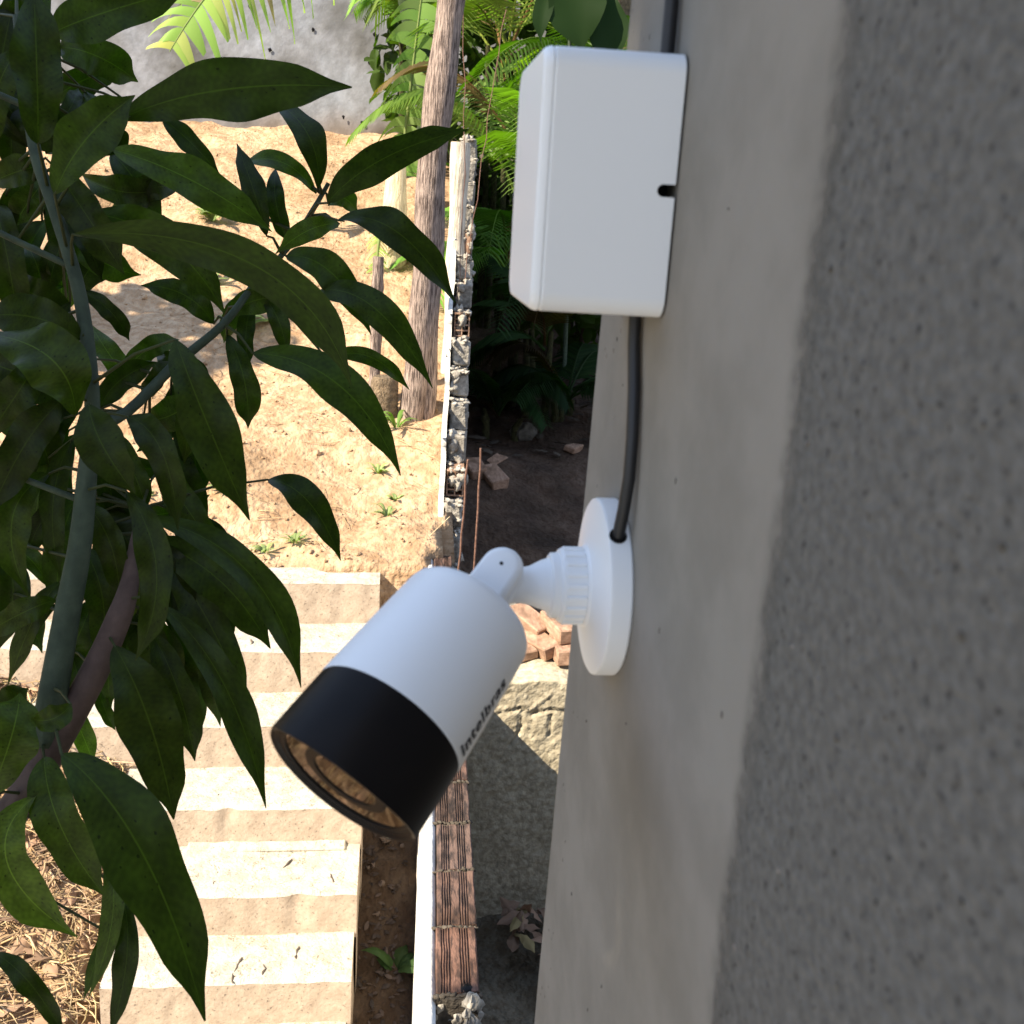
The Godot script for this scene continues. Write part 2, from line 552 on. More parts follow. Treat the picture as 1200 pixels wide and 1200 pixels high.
	leaf(v(-0.075, 0.012, -1.082), v(-0.072, 0.000, -1.125), v(-0.056, 0.008, -1.102), v(-0.042, -0.008, -1.134), Vector3(0.30, 0.94, 0.13), 0.019, 1)
	leaf(v(-0.092, -0.018, -1.072), v(-0.057, -0.013, -1.015), v(-0.001, -0.020, -0.982), v(0.056, -0.083, -0.996), Vector3(0.53, 0.75, -0.39), 0.034, 0)
	leaf(v(-0.088, -0.011, -1.075), v(-0.057, -0.017, -1.047), v(-0.085, -0.024, -1.033), v(-0.119, -0.049, -1.052), Vector3(0.45, -0.88, 0.14), 0.021, 0)
	leaf(v(-0.113, -0.049, -1.057), v(-0.108, -0.050, -1.045), v(-0.061, -0.062, -1.009), v(-0.024, -0.121, -1.032), Vector3(0.64, 0.77, 0.02), 0.031, 0)
	leaf(v(-0.122, -0.059, -1.052), v(-0.075, -0.080, -1.011), v(-0.019, -0.090, -0.974), v(0.037, -0.165, -0.991), Vector3(0.61, 0.74, -0.28), 0.031, 0)
	leaf(v(-0.140, -0.080, -1.043), v(-0.068, -0.154, -1.075), v(-0.026, -0.144, -1.044), v(0.016, -0.182, -1.076), Vector3(0.32, 0.95, 0.01), 0.017, 0)
	leaf(v(-0.164, -0.115, -1.014), v(-0.135, -0.139, -0.998), v(-0.051, -0.162, -0.968), v(0.008, -0.244, -0.954), Vector3(0.62, 0.67, -0.41), 0.039, 0)
	leaf(v(-0.285, -0.066, -0.966), v(-0.267, -0.035, -0.910), v(-0.113, -0.050, -0.861), v(-0.036, -0.145, -0.867), Vector3(0.38, 0.89, 0.24), 0.039, 0)
	leaf(v(-0.307, -0.008, -0.991), v(-0.287, -0.020, -1.030), v(-0.209, -0.041, -0.991), v(-0.161, -0.104, -1.005), Vector3(0.56, 0.83, 0.01), 0.038, 0)
	leaf(v(-0.321, 0.021, -1.008), v(-0.311, 0.020, -1.015), v(-0.277, -0.019, -0.985), v(-0.246, -0.071, -0.986), Vector3(0.81, 0.58, -0.01), 0.036, 0)
	leaf(v(-0.099, -0.028, -1.067), v(-0.231, 0.009, -1.150), v(-0.255, 0.005, -1.125), v(-0.301, -0.014, -1.170), Vector3(0.31, -0.95, 0.01), 0.028, 1)
	leaf(v(-0.319, 0.017, -1.006), v(-0.319, -0.032, -1.094), v(-0.331, -0.063, -1.073), v(-0.344, -0.105, -1.080), Vector3(0.95, -0.32, -0.02), 0.025, 0)
	leaf(v(-0.297, -0.033, -0.980), v(-0.329, -0.103, -1.119), v(-0.302, -0.069, -1.099), v(-0.288, -0.058, -1.145), Vector3(-0.63, 0.73, 0.26), 0.036, 0)
	leaf(v(-0.326, 0.035, -1.016), v(-0.332, 0.020, -1.049), v(-0.348, 0.014, -1.035), v(-0.382, 0.002, -1.056), Vector3(0.33, -0.95, 0.03), 0.028, 0)
	leaf(v(-0.329, 0.046, -1.021), v(-0.344, 0.007, -1.094), v(-0.352, -0.012, -1.070), v(-0.382, -0.046, -1.094), Vector3(0.80, -0.57, -0.17), 0.027, 1)
	leaf(v(-0.323, 0.025, -1.011), v(-0.371, -0.054, -1.107), v(-0.349, -0.076, -1.072), v(-0.358, -0.109, -1.106), Vector3(0.97, 0.22, -0.14), 0.023, 1)
	leaf(v(-0.326, 0.035, -1.016), v(-0.388, -0.011, -1.078), v(-0.364, -0.063, -1.035), v(-0.366, -0.132, -1.056), Vector3(0.97, 0.14, -0.22), 0.033, 0)
	leaf(v(-0.261, -0.192, -0.908), v(-0.268, -0.183, -0.891), v(-0.281, -0.134, -0.879), v(-0.354, -0.124, -0.939), Vector3(-0.66, -0.56, 0.50), 0.051, 0)
	leaf(v(-0.269, -0.127, -0.940), v(-0.273, -0.125, -0.938), v(-0.309, -0.107, -0.932), v(-0.362, -0.112, -0.960), Vector3(-0.23, -0.88, 0.42), 0.040, 0)
	leaf(v(-0.205, -0.152, -0.988), v(-0.271, -0.181, -1.086), v(-0.283, -0.160, -1.070), v(-0.316, -0.133, -1.120), Vector3(-0.78, -0.39, 0.49), 0.025, 1)
	leaf(v(-0.240, -0.190, -0.949), v(-0.277, -0.198, -0.995), v(-0.256, -0.169, -0.991), v(-0.224, -0.152, -1.002), Vector3(-0.64, 0.76, 0.12), 0.025, 0)
	leaf(v(-0.205, -0.152, -0.988), v(-0.272, -0.172, -1.079), v(-0.243, -0.147, -1.059), v(-0.222, -0.142, -1.097), Vector3(-0.47, 0.87, 0.12), 0.023, 1)
	leaf(v(-0.263, -0.162, -0.922), v(-0.175, -0.110, -0.850), v(-0.148, -0.162, -0.812), v(-0.114, -0.249, -0.813), Vector3(0.87, 0.26, -0.43), 0.040, 0)
	leaf(v(-0.161, -0.112, -1.017), v(-0.165, -0.128, -1.042), v(-0.143, -0.165, -0.999), v(-0.145, -0.220, -1.033), Vector3(0.98, 0.21, 0.00), 0.026, 0)
	leaf(v(-0.228, -0.277, -0.933), v(-0.121, -0.262, -0.994), v(-0.079, -0.274, -0.960), v(-0.049, -0.340, -0.980), Vector3(0.67, 0.53, -0.51), 0.031, 0)
	leaf(v(-0.221, -0.169, -0.970), v(-0.250, -0.217, -1.047), v(-0.215, -0.206, -1.028), v(-0.189, -0.183, -1.060), Vector3(-0.50, 0.87, 0.02), 0.033, 1)
	leaf(v(-0.197, -0.145, -0.992), v(-0.205, -0.204, -1.086), v(-0.197, -0.228, -1.051), v(-0.192, -0.271, -1.083), Vector3(0.98, 0.18, -0.06), 0.017, 1)
	leaf(v(-0.260, -0.187, -0.910), v(-0.246, -0.166, -0.854), v(-0.232, -0.194, -0.834), v(-0.207, -0.234, -0.831), Vector3(0.87, 0.42, -0.25), 0.036, 0)
	leaf(v(-0.261, -0.192, -0.908), v(-0.222, -0.180, -0.878), v(-0.188, -0.203, -0.847), v(-0.180, -0.273, -0.857), Vector3(0.92, 0.40, -0.03), 0.027, 0)
	leaf(v(-0.205, -0.152, -0.988), v(-0.190, -0.257, -1.074), v(-0.206, -0.267, -1.061), v(-0.229, -0.274, -1.078), Vector3(0.37, -0.90, 0.23), 0.016, 1)
	leaf(v(-0.228, -0.277, -0.933), v(-0.220, -0.250, -0.982), v(-0.188, -0.284, -0.949), v(-0.151, -0.344, -0.957), Vector3(0.81, 0.57, -0.13), 0.030, 0)
	leaf(v(-0.228, -0.288, -0.923), v(-0.228, -0.279, -0.914), v(-0.126, -0.312, -0.871), v(-0.078, -0.424, -0.867), Vector3(0.66, 0.49, -0.57), 0.032, 0)
	leaf(v(-0.228, -0.291, -0.921), v(-0.223, -0.312, -0.946), v(-0.155, -0.337, -0.909), v(-0.111, -0.408, -0.917), Vector3(0.67, 0.70, -0.26), 0.041, 0)
	leaf(v(-0.228, -0.288, -0.923), v(-0.222, -0.321, -0.957), v(-0.172, -0.375, -0.921), v(-0.131, -0.470, -0.908), Vector3(0.86, 0.49, -0.10), 0.038, 0)
	leaf(v(-0.263, -0.248, -0.887), v(-0.217, -0.235, -0.842), v(-0.188, -0.293, -0.810), v(-0.207, -0.370, -0.805), Vector3(1.00, 0.06, -0.03), 0.028, 0)
	leaf(v(-0.259, -0.198, -0.915), v(-0.285, -0.214, -0.932), v(-0.296, -0.266, -0.905), v(-0.293, -0.335, -0.903), Vector3(0.99, -0.09, -0.11), 0.022, 0)
	leaf(v(-0.261, -0.177, -0.915), v(-0.279, -0.171, -0.897), v(-0.307, -0.207, -0.881), v(-0.339, -0.270, -0.875), Vector3(0.84, -0.53, -0.09), 0.034, 0)
	leaf(v(-0.262, -0.233, -0.893), v(-0.299, -0.240, -0.910), v(-0.324, -0.276, -0.884), v(-0.317, -0.349, -0.890), Vector3(0.98, -0.18, -0.09), 0.030, 0)
	leaf(v(-0.240, -0.190, -0.949), v(-0.339, -0.256, -1.020), v(-0.337, -0.290, -0.987), v(-0.357, -0.346, -1.010), Vector3(0.98, -0.20, -0.02), 0.020, 1)
	leaf(v(-0.270, -0.328, -0.857), v(-0.300, -0.346, -0.923), v(-0.317, -0.372, -0.898), v(-0.351, -0.447, -0.913), Vector3(0.87, -0.42, 0.27), 0.020, 1)
	leaf(v(-0.272, -0.338, -0.854), v(-0.290, -0.345, -0.877), v(-0.314, -0.352, -0.861), v(-0.356, -0.382, -0.882), Vector3(0.46, -0.85, 0.25), 0.024, 0)
	leaf(v(-0.228, -0.281, -0.929), v(-0.230, -0.299, -0.947), v(-0.227, -0.333, -0.919), v(-0.248, -0.393, -0.931), Vector3(0.98, -0.18, -0.02), 0.021, 1)
	leaf(v(-0.243, -0.376, -0.860), v(-0.234, -0.374, -0.845), v(-0.197, -0.428, -0.804), v(-0.182, -0.522, -0.808), Vector3(0.81, 0.15, -0.56), 0.049, 0)
	leaf(v(-0.236, -0.361, -0.867), v(-0.216, -0.388, -0.904), v(-0.188, -0.433, -0.874), v(-0.175, -0.501, -0.871), Vector3(0.94, 0.32, -0.09), 0.032, 0)
	leaf(v(-0.232, -0.344, -0.877), v(-0.200, -0.343, -0.864), v(-0.140, -0.400, -0.826), v(-0.103, -0.512, -0.808), Vector3(0.80, 0.29, -0.53), 0.029, 0)
	leaf(v(-0.233, -0.347, -0.875), v(-0.183, -0.411, -0.961), v(-0.169, -0.438, -0.923), v(-0.165, -0.508, -0.950), Vector3(0.98, 0.16, -0.12), 0.022, 0)
	leaf(v(-0.259, -0.413, -0.841), v(-0.289, -0.467, -0.972), v(-0.277, -0.488, -0.953), v(-0.269, -0.517, -0.959), Vector3(0.93, 0.32, -0.19), 0.014, 0)
	leaf(v(-0.301, -0.491, -0.801), v(-0.308, -0.460, -0.744), v(-0.285, -0.407, -0.737), v(-0.289, -0.385, -0.776), Vector3(-0.86, 0.37, 0.36), 0.039, 1)
	leaf(v(-0.285, -0.435, -0.821), v(-0.325, -0.421, -0.789), v(-0.304, -0.399, -0.783), v(-0.289, -0.390, -0.794), Vector3(-0.65, 0.76, 0.03), 0.025, 0)
	leaf(v(-0.281, -0.407, -0.829), v(-0.242, -0.381, -0.748), v(-0.253, -0.388, -0.738), v(-0.272, -0.393, -0.748), Vector3(0.32, -0.83, 0.45), 0.020, 0)
	leaf(v(-0.267, -0.428, -0.833), v(-0.319, -0.469, -0.956), v(-0.293, -0.492, -0.923), v(-0.287, -0.548, -0.944), Vector3(0.89, 0.30, -0.35), 0.021, 1)
	leaf(v(-0.283, -0.420, -0.825), v(-0.231, -0.389, -0.687), v(-0.168, -0.446, -0.648), v(-0.125, -0.572, -0.627), Vector3(0.81, 0.30, -0.51), 0.049, 0)
	leaf(v(-0.288, -0.453, -0.816), v(-0.281, -0.452, -0.794), v(-0.257, -0.491, -0.751), v(-0.232, -0.574, -0.773), Vector3(0.90, 0.30, -0.30), 0.036, 1)
	leaf(v(-0.295, -0.480, -0.806), v(-0.277, -0.468, -0.763), v(-0.292, -0.507, -0.729), v(-0.247, -0.587, -0.740), Vector3(0.95, 0.19, -0.26), 0.037, 1)
	leaf(v(-0.301, -0.491, -0.801), v(-0.227, -0.514, -0.758), v(-0.214, -0.555, -0.727), v(-0.239, -0.640, -0.733), Vector3(0.99, -0.07, 0.14), 0.018, 1)
	leaf(v(-0.308, -0.501, -0.798), v(-0.216, -0.559, -0.759), v(-0.207, -0.601, -0.734), v(-0.224, -0.680, -0.728), Vector3(1.00, -0.05, 0.05), 0.019, 0)
	leaf(v(-0.340, -0.546, -0.785), v(-0.239, -0.616, -0.784), v(-0.243, -0.635, -0.770), v(-0.256, -0.676, -0.770), Vector3(0.96, -0.22, 0.17), 0.011, 0)
	leaf(v(-0.340, -0.546, -0.785), v(-0.302, -0.578, -0.711), v(-0.267, -0.581, -0.684), v(-0.247, -0.650, -0.698), Vector3(0.76, 0.51, -0.40), 0.017, 0)
	leaf(v(-0.349, 0.133, -1.064), v(-0.356, 0.121, -1.079), v(-0.367, 0.080, -1.046), v(-0.391, 0.021, -1.068), Vector3(0.93, -0.34, -0.17), 0.031, 0)
	leaf(v(-0.267, -0.137, -0.935), v(-0.317, -0.152, -0.944), v(-0.322, -0.170, -0.915), v(-0.366, -0.223, -0.946), Vector3(0.82, -0.57, -0.09), 0.030, 0)
	leaf(v(-0.228, -0.277, -0.933), v(-0.276, -0.272, -0.930), v(-0.247, -0.302, -0.899), v(-0.246, -0.360, -0.912), Vector3(0.95, 0.31, -0.09), 0.027, 0)
	leaf(v(-0.229, -0.295, -0.916), v(-0.287, -0.319, -0.948), v(-0.259, -0.354, -0.906), v(-0.272, -0.426, -0.934), Vector3(0.96, 0.10, -0.28), 0.030, 0)
	leaf(v(-0.229, -0.310, -0.904), v(-0.326, -0.373, -0.975), v(-0.347, -0.338, -0.974), v(-0.379, -0.337, -0.997), Vector3(-0.61, -0.54, 0.58), 0.022, 1)
	leaf(v(-0.161, -0.112, -1.017), v(-0.176, -0.117, -1.033), v(-0.203, -0.090, -1.029), v(-0.249, -0.086, -1.058), Vector3(-0.45, -0.86, 0.24), 0.025, 0)
	leaf(v(-0.153, -0.099, -1.027), v(-0.171, -0.114, -1.062), v(-0.136, -0.093, -1.040), v(-0.103, -0.093, -1.075), Vector3(-0.27, 0.96, 0.11), 0.026, 1)
	leaf(v(-0.252, -0.399, -0.848), v(-0.311, -0.432, -0.966), v(-0.294, -0.453, -0.934), v(-0.307, -0.511, -0.958), Vector3(0.99, 0.04, -0.14), 0.027, 0)
	leaf(v(-0.352, 0.150, -1.072), v(-0.381, 0.195, -1.173), v(-0.388, 0.127, -1.135), v(-0.407, 0.068, -1.150), Vector3(0.95, -0.23, -0.19), 0.039, 0)
	leaf(v(-0.352, 0.150, -1.072), v(-0.322, 0.183, -1.116), v(-0.269, 0.178, -1.094), v(-0.218, 0.206, -1.116), Vector3(-0.21, 0.97, 0.12), 0.043, 0)
	leaf(v(-0.347, 0.128, -1.062), v(-0.314, 0.095, -1.139), v(-0.291, 0.060, -1.104), v(-0.272, 0.037, -1.131), Vector3(0.80, 0.59, 0.05), 0.038, 0)
	leaf(v(-0.309, -0.004, -0.994), v(-0.388, -0.089, -1.079), v(-0.345, -0.098, -1.044), v(-0.319, -0.124, -1.079), Vector3(0.45, 0.89, -0.11), 0.034, 0)
	leaf(v(-0.325, 0.030, -1.013), v(-0.365, -0.068, -1.166), v(-0.345, -0.096, -1.128), v(-0.368, -0.138, -1.166), Vector3(1.00, -0.04, -0.04), 0.030, 0)
	leaf(v(-0.228, -0.277, -0.933), v(-0.276, -0.294, -0.976), v(-0.243, -0.318, -0.946), v(-0.236, -0.379, -0.957), Vector3(0.90, 0.39, -0.16), 0.038, 0)
	leaf(v(-0.228, -0.281, -0.929), v(-0.285, -0.323, -0.982), v(-0.270, -0.365, -0.957), v(-0.285, -0.430, -0.953), Vector3(1.00, -0.00, -0.03), 0.034, 0)
	leaf(v(-0.228, -0.277, -0.933), v(-0.214, -0.291, -0.983), v(-0.167, -0.329, -0.955), v(-0.135, -0.388, -0.949), Vector3(0.76, 0.45, -0.47), 0.043, 0)
	leaf(v(-0.229, -0.307, -0.906), v(-0.205, -0.372, -0.979), v(-0.168, -0.422, -0.949), v(-0.157, -0.494, -0.940), Vector3(0.93, 0.30, -0.21), 0.033, 0)
	leaf(v(-0.250, -0.395, -0.850), v(-0.262, -0.459, -0.992), v(-0.241, -0.492, -0.958), v(-0.252, -0.569, -0.971), Vector3(0.99, 0.07, -0.10), 0.031, 0)
	leaf(v(-0.229, -0.315, -0.899), v(-0.256, -0.380, -0.973), v(-0.226, -0.417, -0.936), v(-0.219, -0.490, -0.951), Vector3(0.95, 0.29, -0.10), 0.034, 0)
	leaf(v(-0.267, -0.303, -0.866), v(-0.379, -0.334, -0.987), v(-0.351, -0.362, -0.947), v(-0.384, -0.442, -0.977), Vector3(0.97, -0.07, -0.24), 0.030, 0)
	leaf(v(-0.205, -0.152, -0.988), v(-0.226, -0.200, -1.063), v(-0.198, -0.240, -1.026), v(-0.200, -0.304, -1.043), Vector3(0.97, 0.24, -0.04), 0.031, 0)
	leaf(v(-0.224, -0.173, -0.967), v(-0.244, -0.241, -1.053), v(-0.206, -0.269, -1.019), v(-0.189, -0.332, -1.034), Vector3(0.86, 0.50, -0.11), 0.031, 0)
	leaf(v(-0.340, 0.094, -1.045), v(-0.364, 0.056, -1.111), v(-0.376, 0.077, -1.098), v(-0.403, 0.119, -1.146), Vector3(-0.84, -0.25, 0.48), 0.037, 0)
	leaf(v(-0.275, -0.100, -0.951), v(-0.391, -0.159, -1.028), v(-0.344, -0.169, -1.002), v(-0.303, -0.181, -1.021), Vector3(0.25, 0.96, -0.15), 0.050, 0)
	leaf(v(-0.268, -0.132, -0.937), v(-0.400, -0.203, -1.043), v(-0.345, -0.220, -1.008), v(-0.336, -0.275, -1.028), Vector3(0.73, 0.57, -0.37), 0.041, 0)
	leaf(v(-0.228, -0.277, -0.933), v(-0.290, -0.268, -1.005), v(-0.259, -0.293, -0.976), v(-0.267, -0.354, -0.986), Vector3(0.95, 0.21, -0.22), 0.034, 0)
	leaf(v(-0.325, 0.030, -1.013), v(-0.409, -0.044, -1.121), v(-0.379, -0.066, -1.099), v(-0.380, -0.127, -1.096), Vector3(0.93, 0.24, -0.27), 0.031, 0)
	leaf(v(-0.347, 0.128, -1.062), v(-0.279, 0.090, -1.166), v(-0.301, 0.062, -1.148), v(-0.326, 0.016, -1.154), Vector3(0.83, -0.54, -0.13), 0.031, 0)
	leaf(v(-0.224, -0.173, -0.967), v(-0.314, -0.177, -1.057), v(-0.332, -0.223, -1.027), v(-0.358, -0.280, -1.043), Vector3(0.92, -0.39, -0.02), 0.035, 0)
	leaf(v(-0.339, 0.089, -1.043), v(-0.299, 0.039, -1.166), v(-0.261, 0.002, -1.125), v(-0.258, -0.053, -1.152), Vector3(0.92, 0.40, -0.04), 0.034, 0)
	leaf(v(-0.193, -0.142, -0.995), v(-0.189, -0.187, -1.047), v(-0.201, -0.160, -1.029), v(-0.245, -0.156, -1.081), Vector3(-0.62, -0.70, 0.36), 0.027, 0)
	leaf(v(-0.228, -0.277, -0.933), v(-0.402, -0.283, -1.052), v(-0.367, -0.300, -1.019), v(-0.384, -0.370, -1.040), Vector3(0.97, 0.17, -0.20), 0.036, 0)
	leaf(v(-0.229, -0.305, -0.908), v(-0.284, -0.380, -0.997), v(-0.253, -0.403, -0.965), v(-0.251, -0.474, -0.978), Vector3(0.93, 0.29, -0.22), 0.033, 0)
	leaf(v(-0.228, -0.277, -0.933), v(-0.270, -0.316, -1.052), v(-0.221, -0.306, -1.020), v(-0.190, -0.299, -1.066), Vector3(-0.20, 0.98, -0.01), 0.029, 0)
	leaf(v(-0.352, 0.150, -1.072), v(-0.408, 0.153, -1.167), v(-0.371, 0.162, -1.154), v(-0.351, 0.190, -1.174), Vector3(-0.44, 0.78, 0.44), 0.038, 0)
	leaf(v(-0.335, 0.073, -1.035), v(-0.326, 0.016, -1.156), v(-0.271, 0.001, -1.116), v(-0.235, 0.013, -1.165), Vector3(0.03, 1.00, 0.04), 0.031, 0)
	leaf(v(-0.325, 0.030, -1.013), v(-0.337, -0.023, -1.111), v(-0.298, -0.061, -1.080), v(-0.256, -0.078, -1.091), Vector3(0.56, 0.83, 0.01), 0.032, 0)
	leaf(v(-0.345, 0.117, -1.056), v(-0.376, 0.072, -1.127), v(-0.346, 0.049, -1.107), v(-0.313, 0.059, -1.116), Vector3(0.16, 0.97, 0.20), 0.030, 0)
	leaf(v(-0.347, 0.128, -1.062), v(-0.396, 0.086, -1.124), v(-0.372, 0.054, -1.091), v(-0.384, 0.011, -1.113), Vector3(0.98, 0.15, -0.10), 0.031, 0)
	leaf(v(-0.229, -0.315, -0.899), v(-0.287, -0.381, -0.974), v(-0.293, -0.405, -0.948), v(-0.321, -0.459, -0.967), Vector3(0.91, -0.39, 0.16), 0.029, 0)
	leaf(v(-0.229, -0.307, -0.906), v(-0.224, -0.375, -0.985), v(-0.190, -0.412, -0.954), v(-0.189, -0.475, -0.959), Vector3(0.95, 0.30, -0.11), 0.033, 0)
	leaf(v(-0.240, -0.190, -0.949), v(-0.315, -0.247, -1.059), v(-0.273, -0.263, -1.039), v(-0.220, -0.265, -1.043), Vector3(0.21, 0.97, -0.12), 0.029, 0)
	leaf(v(-0.228, -0.277, -0.933), v(-0.217, -0.340, -1.017), v(-0.164, -0.373, -0.983), v(-0.135, -0.393, -1.000), Vector3(0.55, 0.83, -0.11), 0.031, 0)
	leaf(v(-0.273, -0.348, -0.850), v(-0.401, -0.389, -1.015), v(-0.357, -0.397, -0.979), v(-0.351, -0.456, -1.009), Vector3(0.75, 0.54, -0.38), 0.030, 0)
	leaf(v(-0.214, -0.162, -0.977), v(-0.311, -0.160, -1.062), v(-0.328, -0.201, -1.043), v(-0.336, -0.260, -1.037), Vector3(0.95, -0.28, -0.14), 0.033, 0)
	leaf(v(-0.193, -0.142, -0.995), v(-0.214, -0.175, -1.070), v(-0.223, -0.215, -1.047), v(-0.260, -0.253, -1.057), Vector3(0.86, -0.49, 0.14), 0.032, 0)
	leaf(v(-0.352, 0.150, -1.072), v(-0.367, 0.088, -1.204), v(-0.330, 0.109, -1.186), v(-0.299, 0.126, -1.218), Vector3(-0.39, 0.84, 0.38), 0.032, 0)
	leaf(v(-0.240, -0.190, -0.949), v(-0.328, -0.235, -1.067), v(-0.358, -0.282, -1.039), v(-0.381, -0.354, -1.049), Vector3(0.82, -0.42, -0.38), 0.032, 0)
	leaf(v(-0.240, -0.190, -0.949), v(-0.328, -0.243, -1.086), v(-0.344, -0.298, -1.056), v(-0.351, -0.379, -1.058), Vector3(0.99, -0.16, 0.04), 0.035, 0)
	leaf(v(-0.240, -0.190, -0.949), v(-0.296, -0.216, -1.013), v(-0.266, -0.258, -0.971), v(-0.271, -0.334, -0.993), Vector3(0.87, 0.10, -0.48), 0.029, 0)
	leaf(v(-0.240, -0.190, -0.949), v(-0.279, -0.208, -0.978), v(-0.242, -0.239, -0.952), v(-0.228, -0.289, -0.952), Vector3(0.85, 0.46, -0.26), 0.024, 0)
	leaf(v(-0.240, -0.190, -0.949), v(-0.316, -0.212, -1.017), v(-0.348, -0.233, -0.998), v(-0.380, -0.274, -1.016), Vector3(0.69, -0.72, 0.04), 0.022, 0)
	leaf(v(-0.228, -0.291, -0.921), v(-0.220, -0.309, -0.941), v(-0.191, -0.327, -0.919), v(-0.180, -0.363, -0.924), Vector3(0.80, 0.49, -0.35), 0.017, 0)
	leaf(v(-0.228, -0.279, -0.931), v(-0.228, -0.329, -0.988), v(-0.177, -0.366, -0.955), v(-0.153, -0.431, -0.956), Vector3(0.78, 0.44, -0.45), 0.031, 0)
	leaf(v(-0.228, -0.281, -0.929), v(-0.235, -0.332, -0.984), v(-0.214, -0.364, -0.964), v(-0.212, -0.413, -0.958), Vector3(0.91, 0.13, -0.40), 0.023, 0)
	leaf(v(-0.228, -0.277, -0.933), v(-0.253, -0.341, -1.030), v(-0.258, -0.369, -1.011), v(-0.259, -0.414, -1.013), Vector3(0.95, -0.14, -0.27), 0.018, 0)
	leaf(v(-0.228, -0.277, -0.933), v(-0.223, -0.325, -0.991), v(-0.153, -0.347, -0.955), v(-0.113, -0.404, -0.967), Vector3(0.60, 0.80, -0.11), 0.034, 0)
	leaf(v(-0.240, -0.368, -0.863), v(-0.255, -0.424, -0.995), v(-0.229, -0.469, -0.964), v(-0.232, -0.546, -0.963), Vector3(0.98, 0.15, -0.13), 0.034, 0)
	leaf(v(-0.232, -0.344, -0.877), v(-0.259, -0.402, -0.974), v(-0.266, -0.431, -0.943), v(-0.274, -0.497, -0.965), Vector3(0.90, -0.18, -0.41), 0.024, 0)
	leaf(v(-0.232, -0.344, -0.877), v(-0.243, -0.409, -0.981), v(-0.201, -0.452, -0.951), v(-0.186, -0.524, -0.943), Vector3(0.88, 0.34, -0.33), 0.034, 0)
	leaf(v(-0.229, -0.322, -0.893), v(-0.245, -0.385, -0.966), v(-0.214, -0.412, -0.945), v(-0.200, -0.457, -0.940), Vector3(0.85, 0.43, -0.31), 0.021, 0)
	leaf(v(-0.335, 0.073, -1.035), v(-0.356, 0.037, -1.094), v(-0.379, 0.059, -1.088), v(-0.404, 0.077, -1.117), Vector3(-0.67, -0.72, 0.16), 0.017, 0)
	leaf(v(-0.344, 0.111, -1.054), v(-0.372, 0.055, -1.152), v(-0.381, 0.096, -1.136), v(-0.403, 0.134, -1.200), Vector3(-0.95, -0.25, 0.20), 0.024, 0)
	leaf(v(-0.338, 0.084, -1.040), v(-0.351, 0.041, -1.123), v(-0.322, 0.072, -1.105), v(-0.324, 0.099, -1.152), Vector3(-0.87, 0.48, 0.13), 0.018, 0)
	leaf(v(-0.338, 0.084, -1.040), v(-0.353, 0.034, -1.133), v(-0.316, 0.046, -1.105), v(-0.310, 0.054, -1.153), Vector3(-0.42, 0.91, -0.00), 0.018, 0)
	leaf(v(-0.331, 0.057, -1.027), v(-0.358, 0.013, -1.100), v(-0.373, -0.022, -1.073), v(-0.390, -0.066, -1.091), Vector3(0.88, -0.39, -0.28), 0.021, 0)
	leaf(v(-0.333, 0.062, -1.029), v(-0.359, 0.005, -1.136), v(-0.335, -0.035, -1.106), v(-0.341, -0.090, -1.114), Vector3(0.97, 0.14, -0.21), 0.026, 0)
	leaf(v(-0.295, -0.039, -0.977), v(-0.332, -0.104, -1.097), v(-0.357, -0.129, -1.078), v(-0.380, -0.167, -1.090), Vector3(0.76, -0.60, -0.25), 0.019, 0)
	leaf(v(-0.287, -0.061, -0.968), v(-0.314, -0.104, -1.050), v(-0.323, -0.133, -1.030), v(-0.330, -0.174, -1.036), Vector3(0.92, -0.28, -0.28), 0.018, 0)
	leaf(v(-0.289, -0.055, -0.970), v(-0.302, -0.093, -1.048), v(-0.268, -0.109, -1.019), v(-0.258, -0.138, -1.040), Vector3(0.71, 0.70, 0.00), 0.018, 0)
	leaf(v(-0.299, -0.028, -0.982), v(-0.338, -0.095, -1.113), v(-0.368, -0.098, -1.091), v(-0.408, -0.114, -1.132), Vector3(0.23, -0.97, 0.12), 0.018, 0)
	leaf(v(-0.197, -0.145, -0.992), v(-0.208, -0.170, -1.041), v(-0.183, -0.194, -1.014), v(-0.178, -0.235, -1.027), Vector3(0.91, 0.37, -0.20), 0.019, 0)
	leaf(v(-0.201, -0.149, -0.990), v(-0.212, -0.152, -1.005), v(-0.221, -0.164, -0.976), v(-0.240, -0.192, -1.015), Vector3(0.82, -0.51, -0.26), 0.017, 0)
	leaf(v(-0.201, -0.149, -0.990), v(-0.204, -0.153, -1.005), v(-0.184, -0.164, -0.975), v(-0.182, -0.192, -1.006), Vector3(0.82, 0.48, -0.32), 0.017, 0)
	leaf(v(-0.205, -0.152, -0.988), v(-0.209, -0.168, -1.016), v(-0.193, -0.197, -0.978), v(-0.204, -0.253, -1.010), Vector3(1.00, 0.07, 0.03), 0.021, 0)
	leaf(v(-0.134, -0.073, -1.046), v(-0.150, -0.071, -1.068), v(-0.172, -0.060, -1.060), v(-0.192, -0.056, -1.084), Vector3(-0.41, -0.88, 0.23), 0.018, 0)
	leaf(v(-0.134, -0.073, -1.046), v(-0.152, -0.090, -1.120), v(-0.167, -0.112, -1.092), v(-0.181, -0.147, -1.121), Vector3(0.89, -0.46, 0.08), 0.019, 0)
	leaf(v(-0.140, -0.080, -1.043), v(-0.132, -0.090, -1.054), v(-0.113, -0.112, -1.029), v(-0.108, -0.147, -1.041), Vector3(0.92, 0.39, 0.01), 0.018, 0)
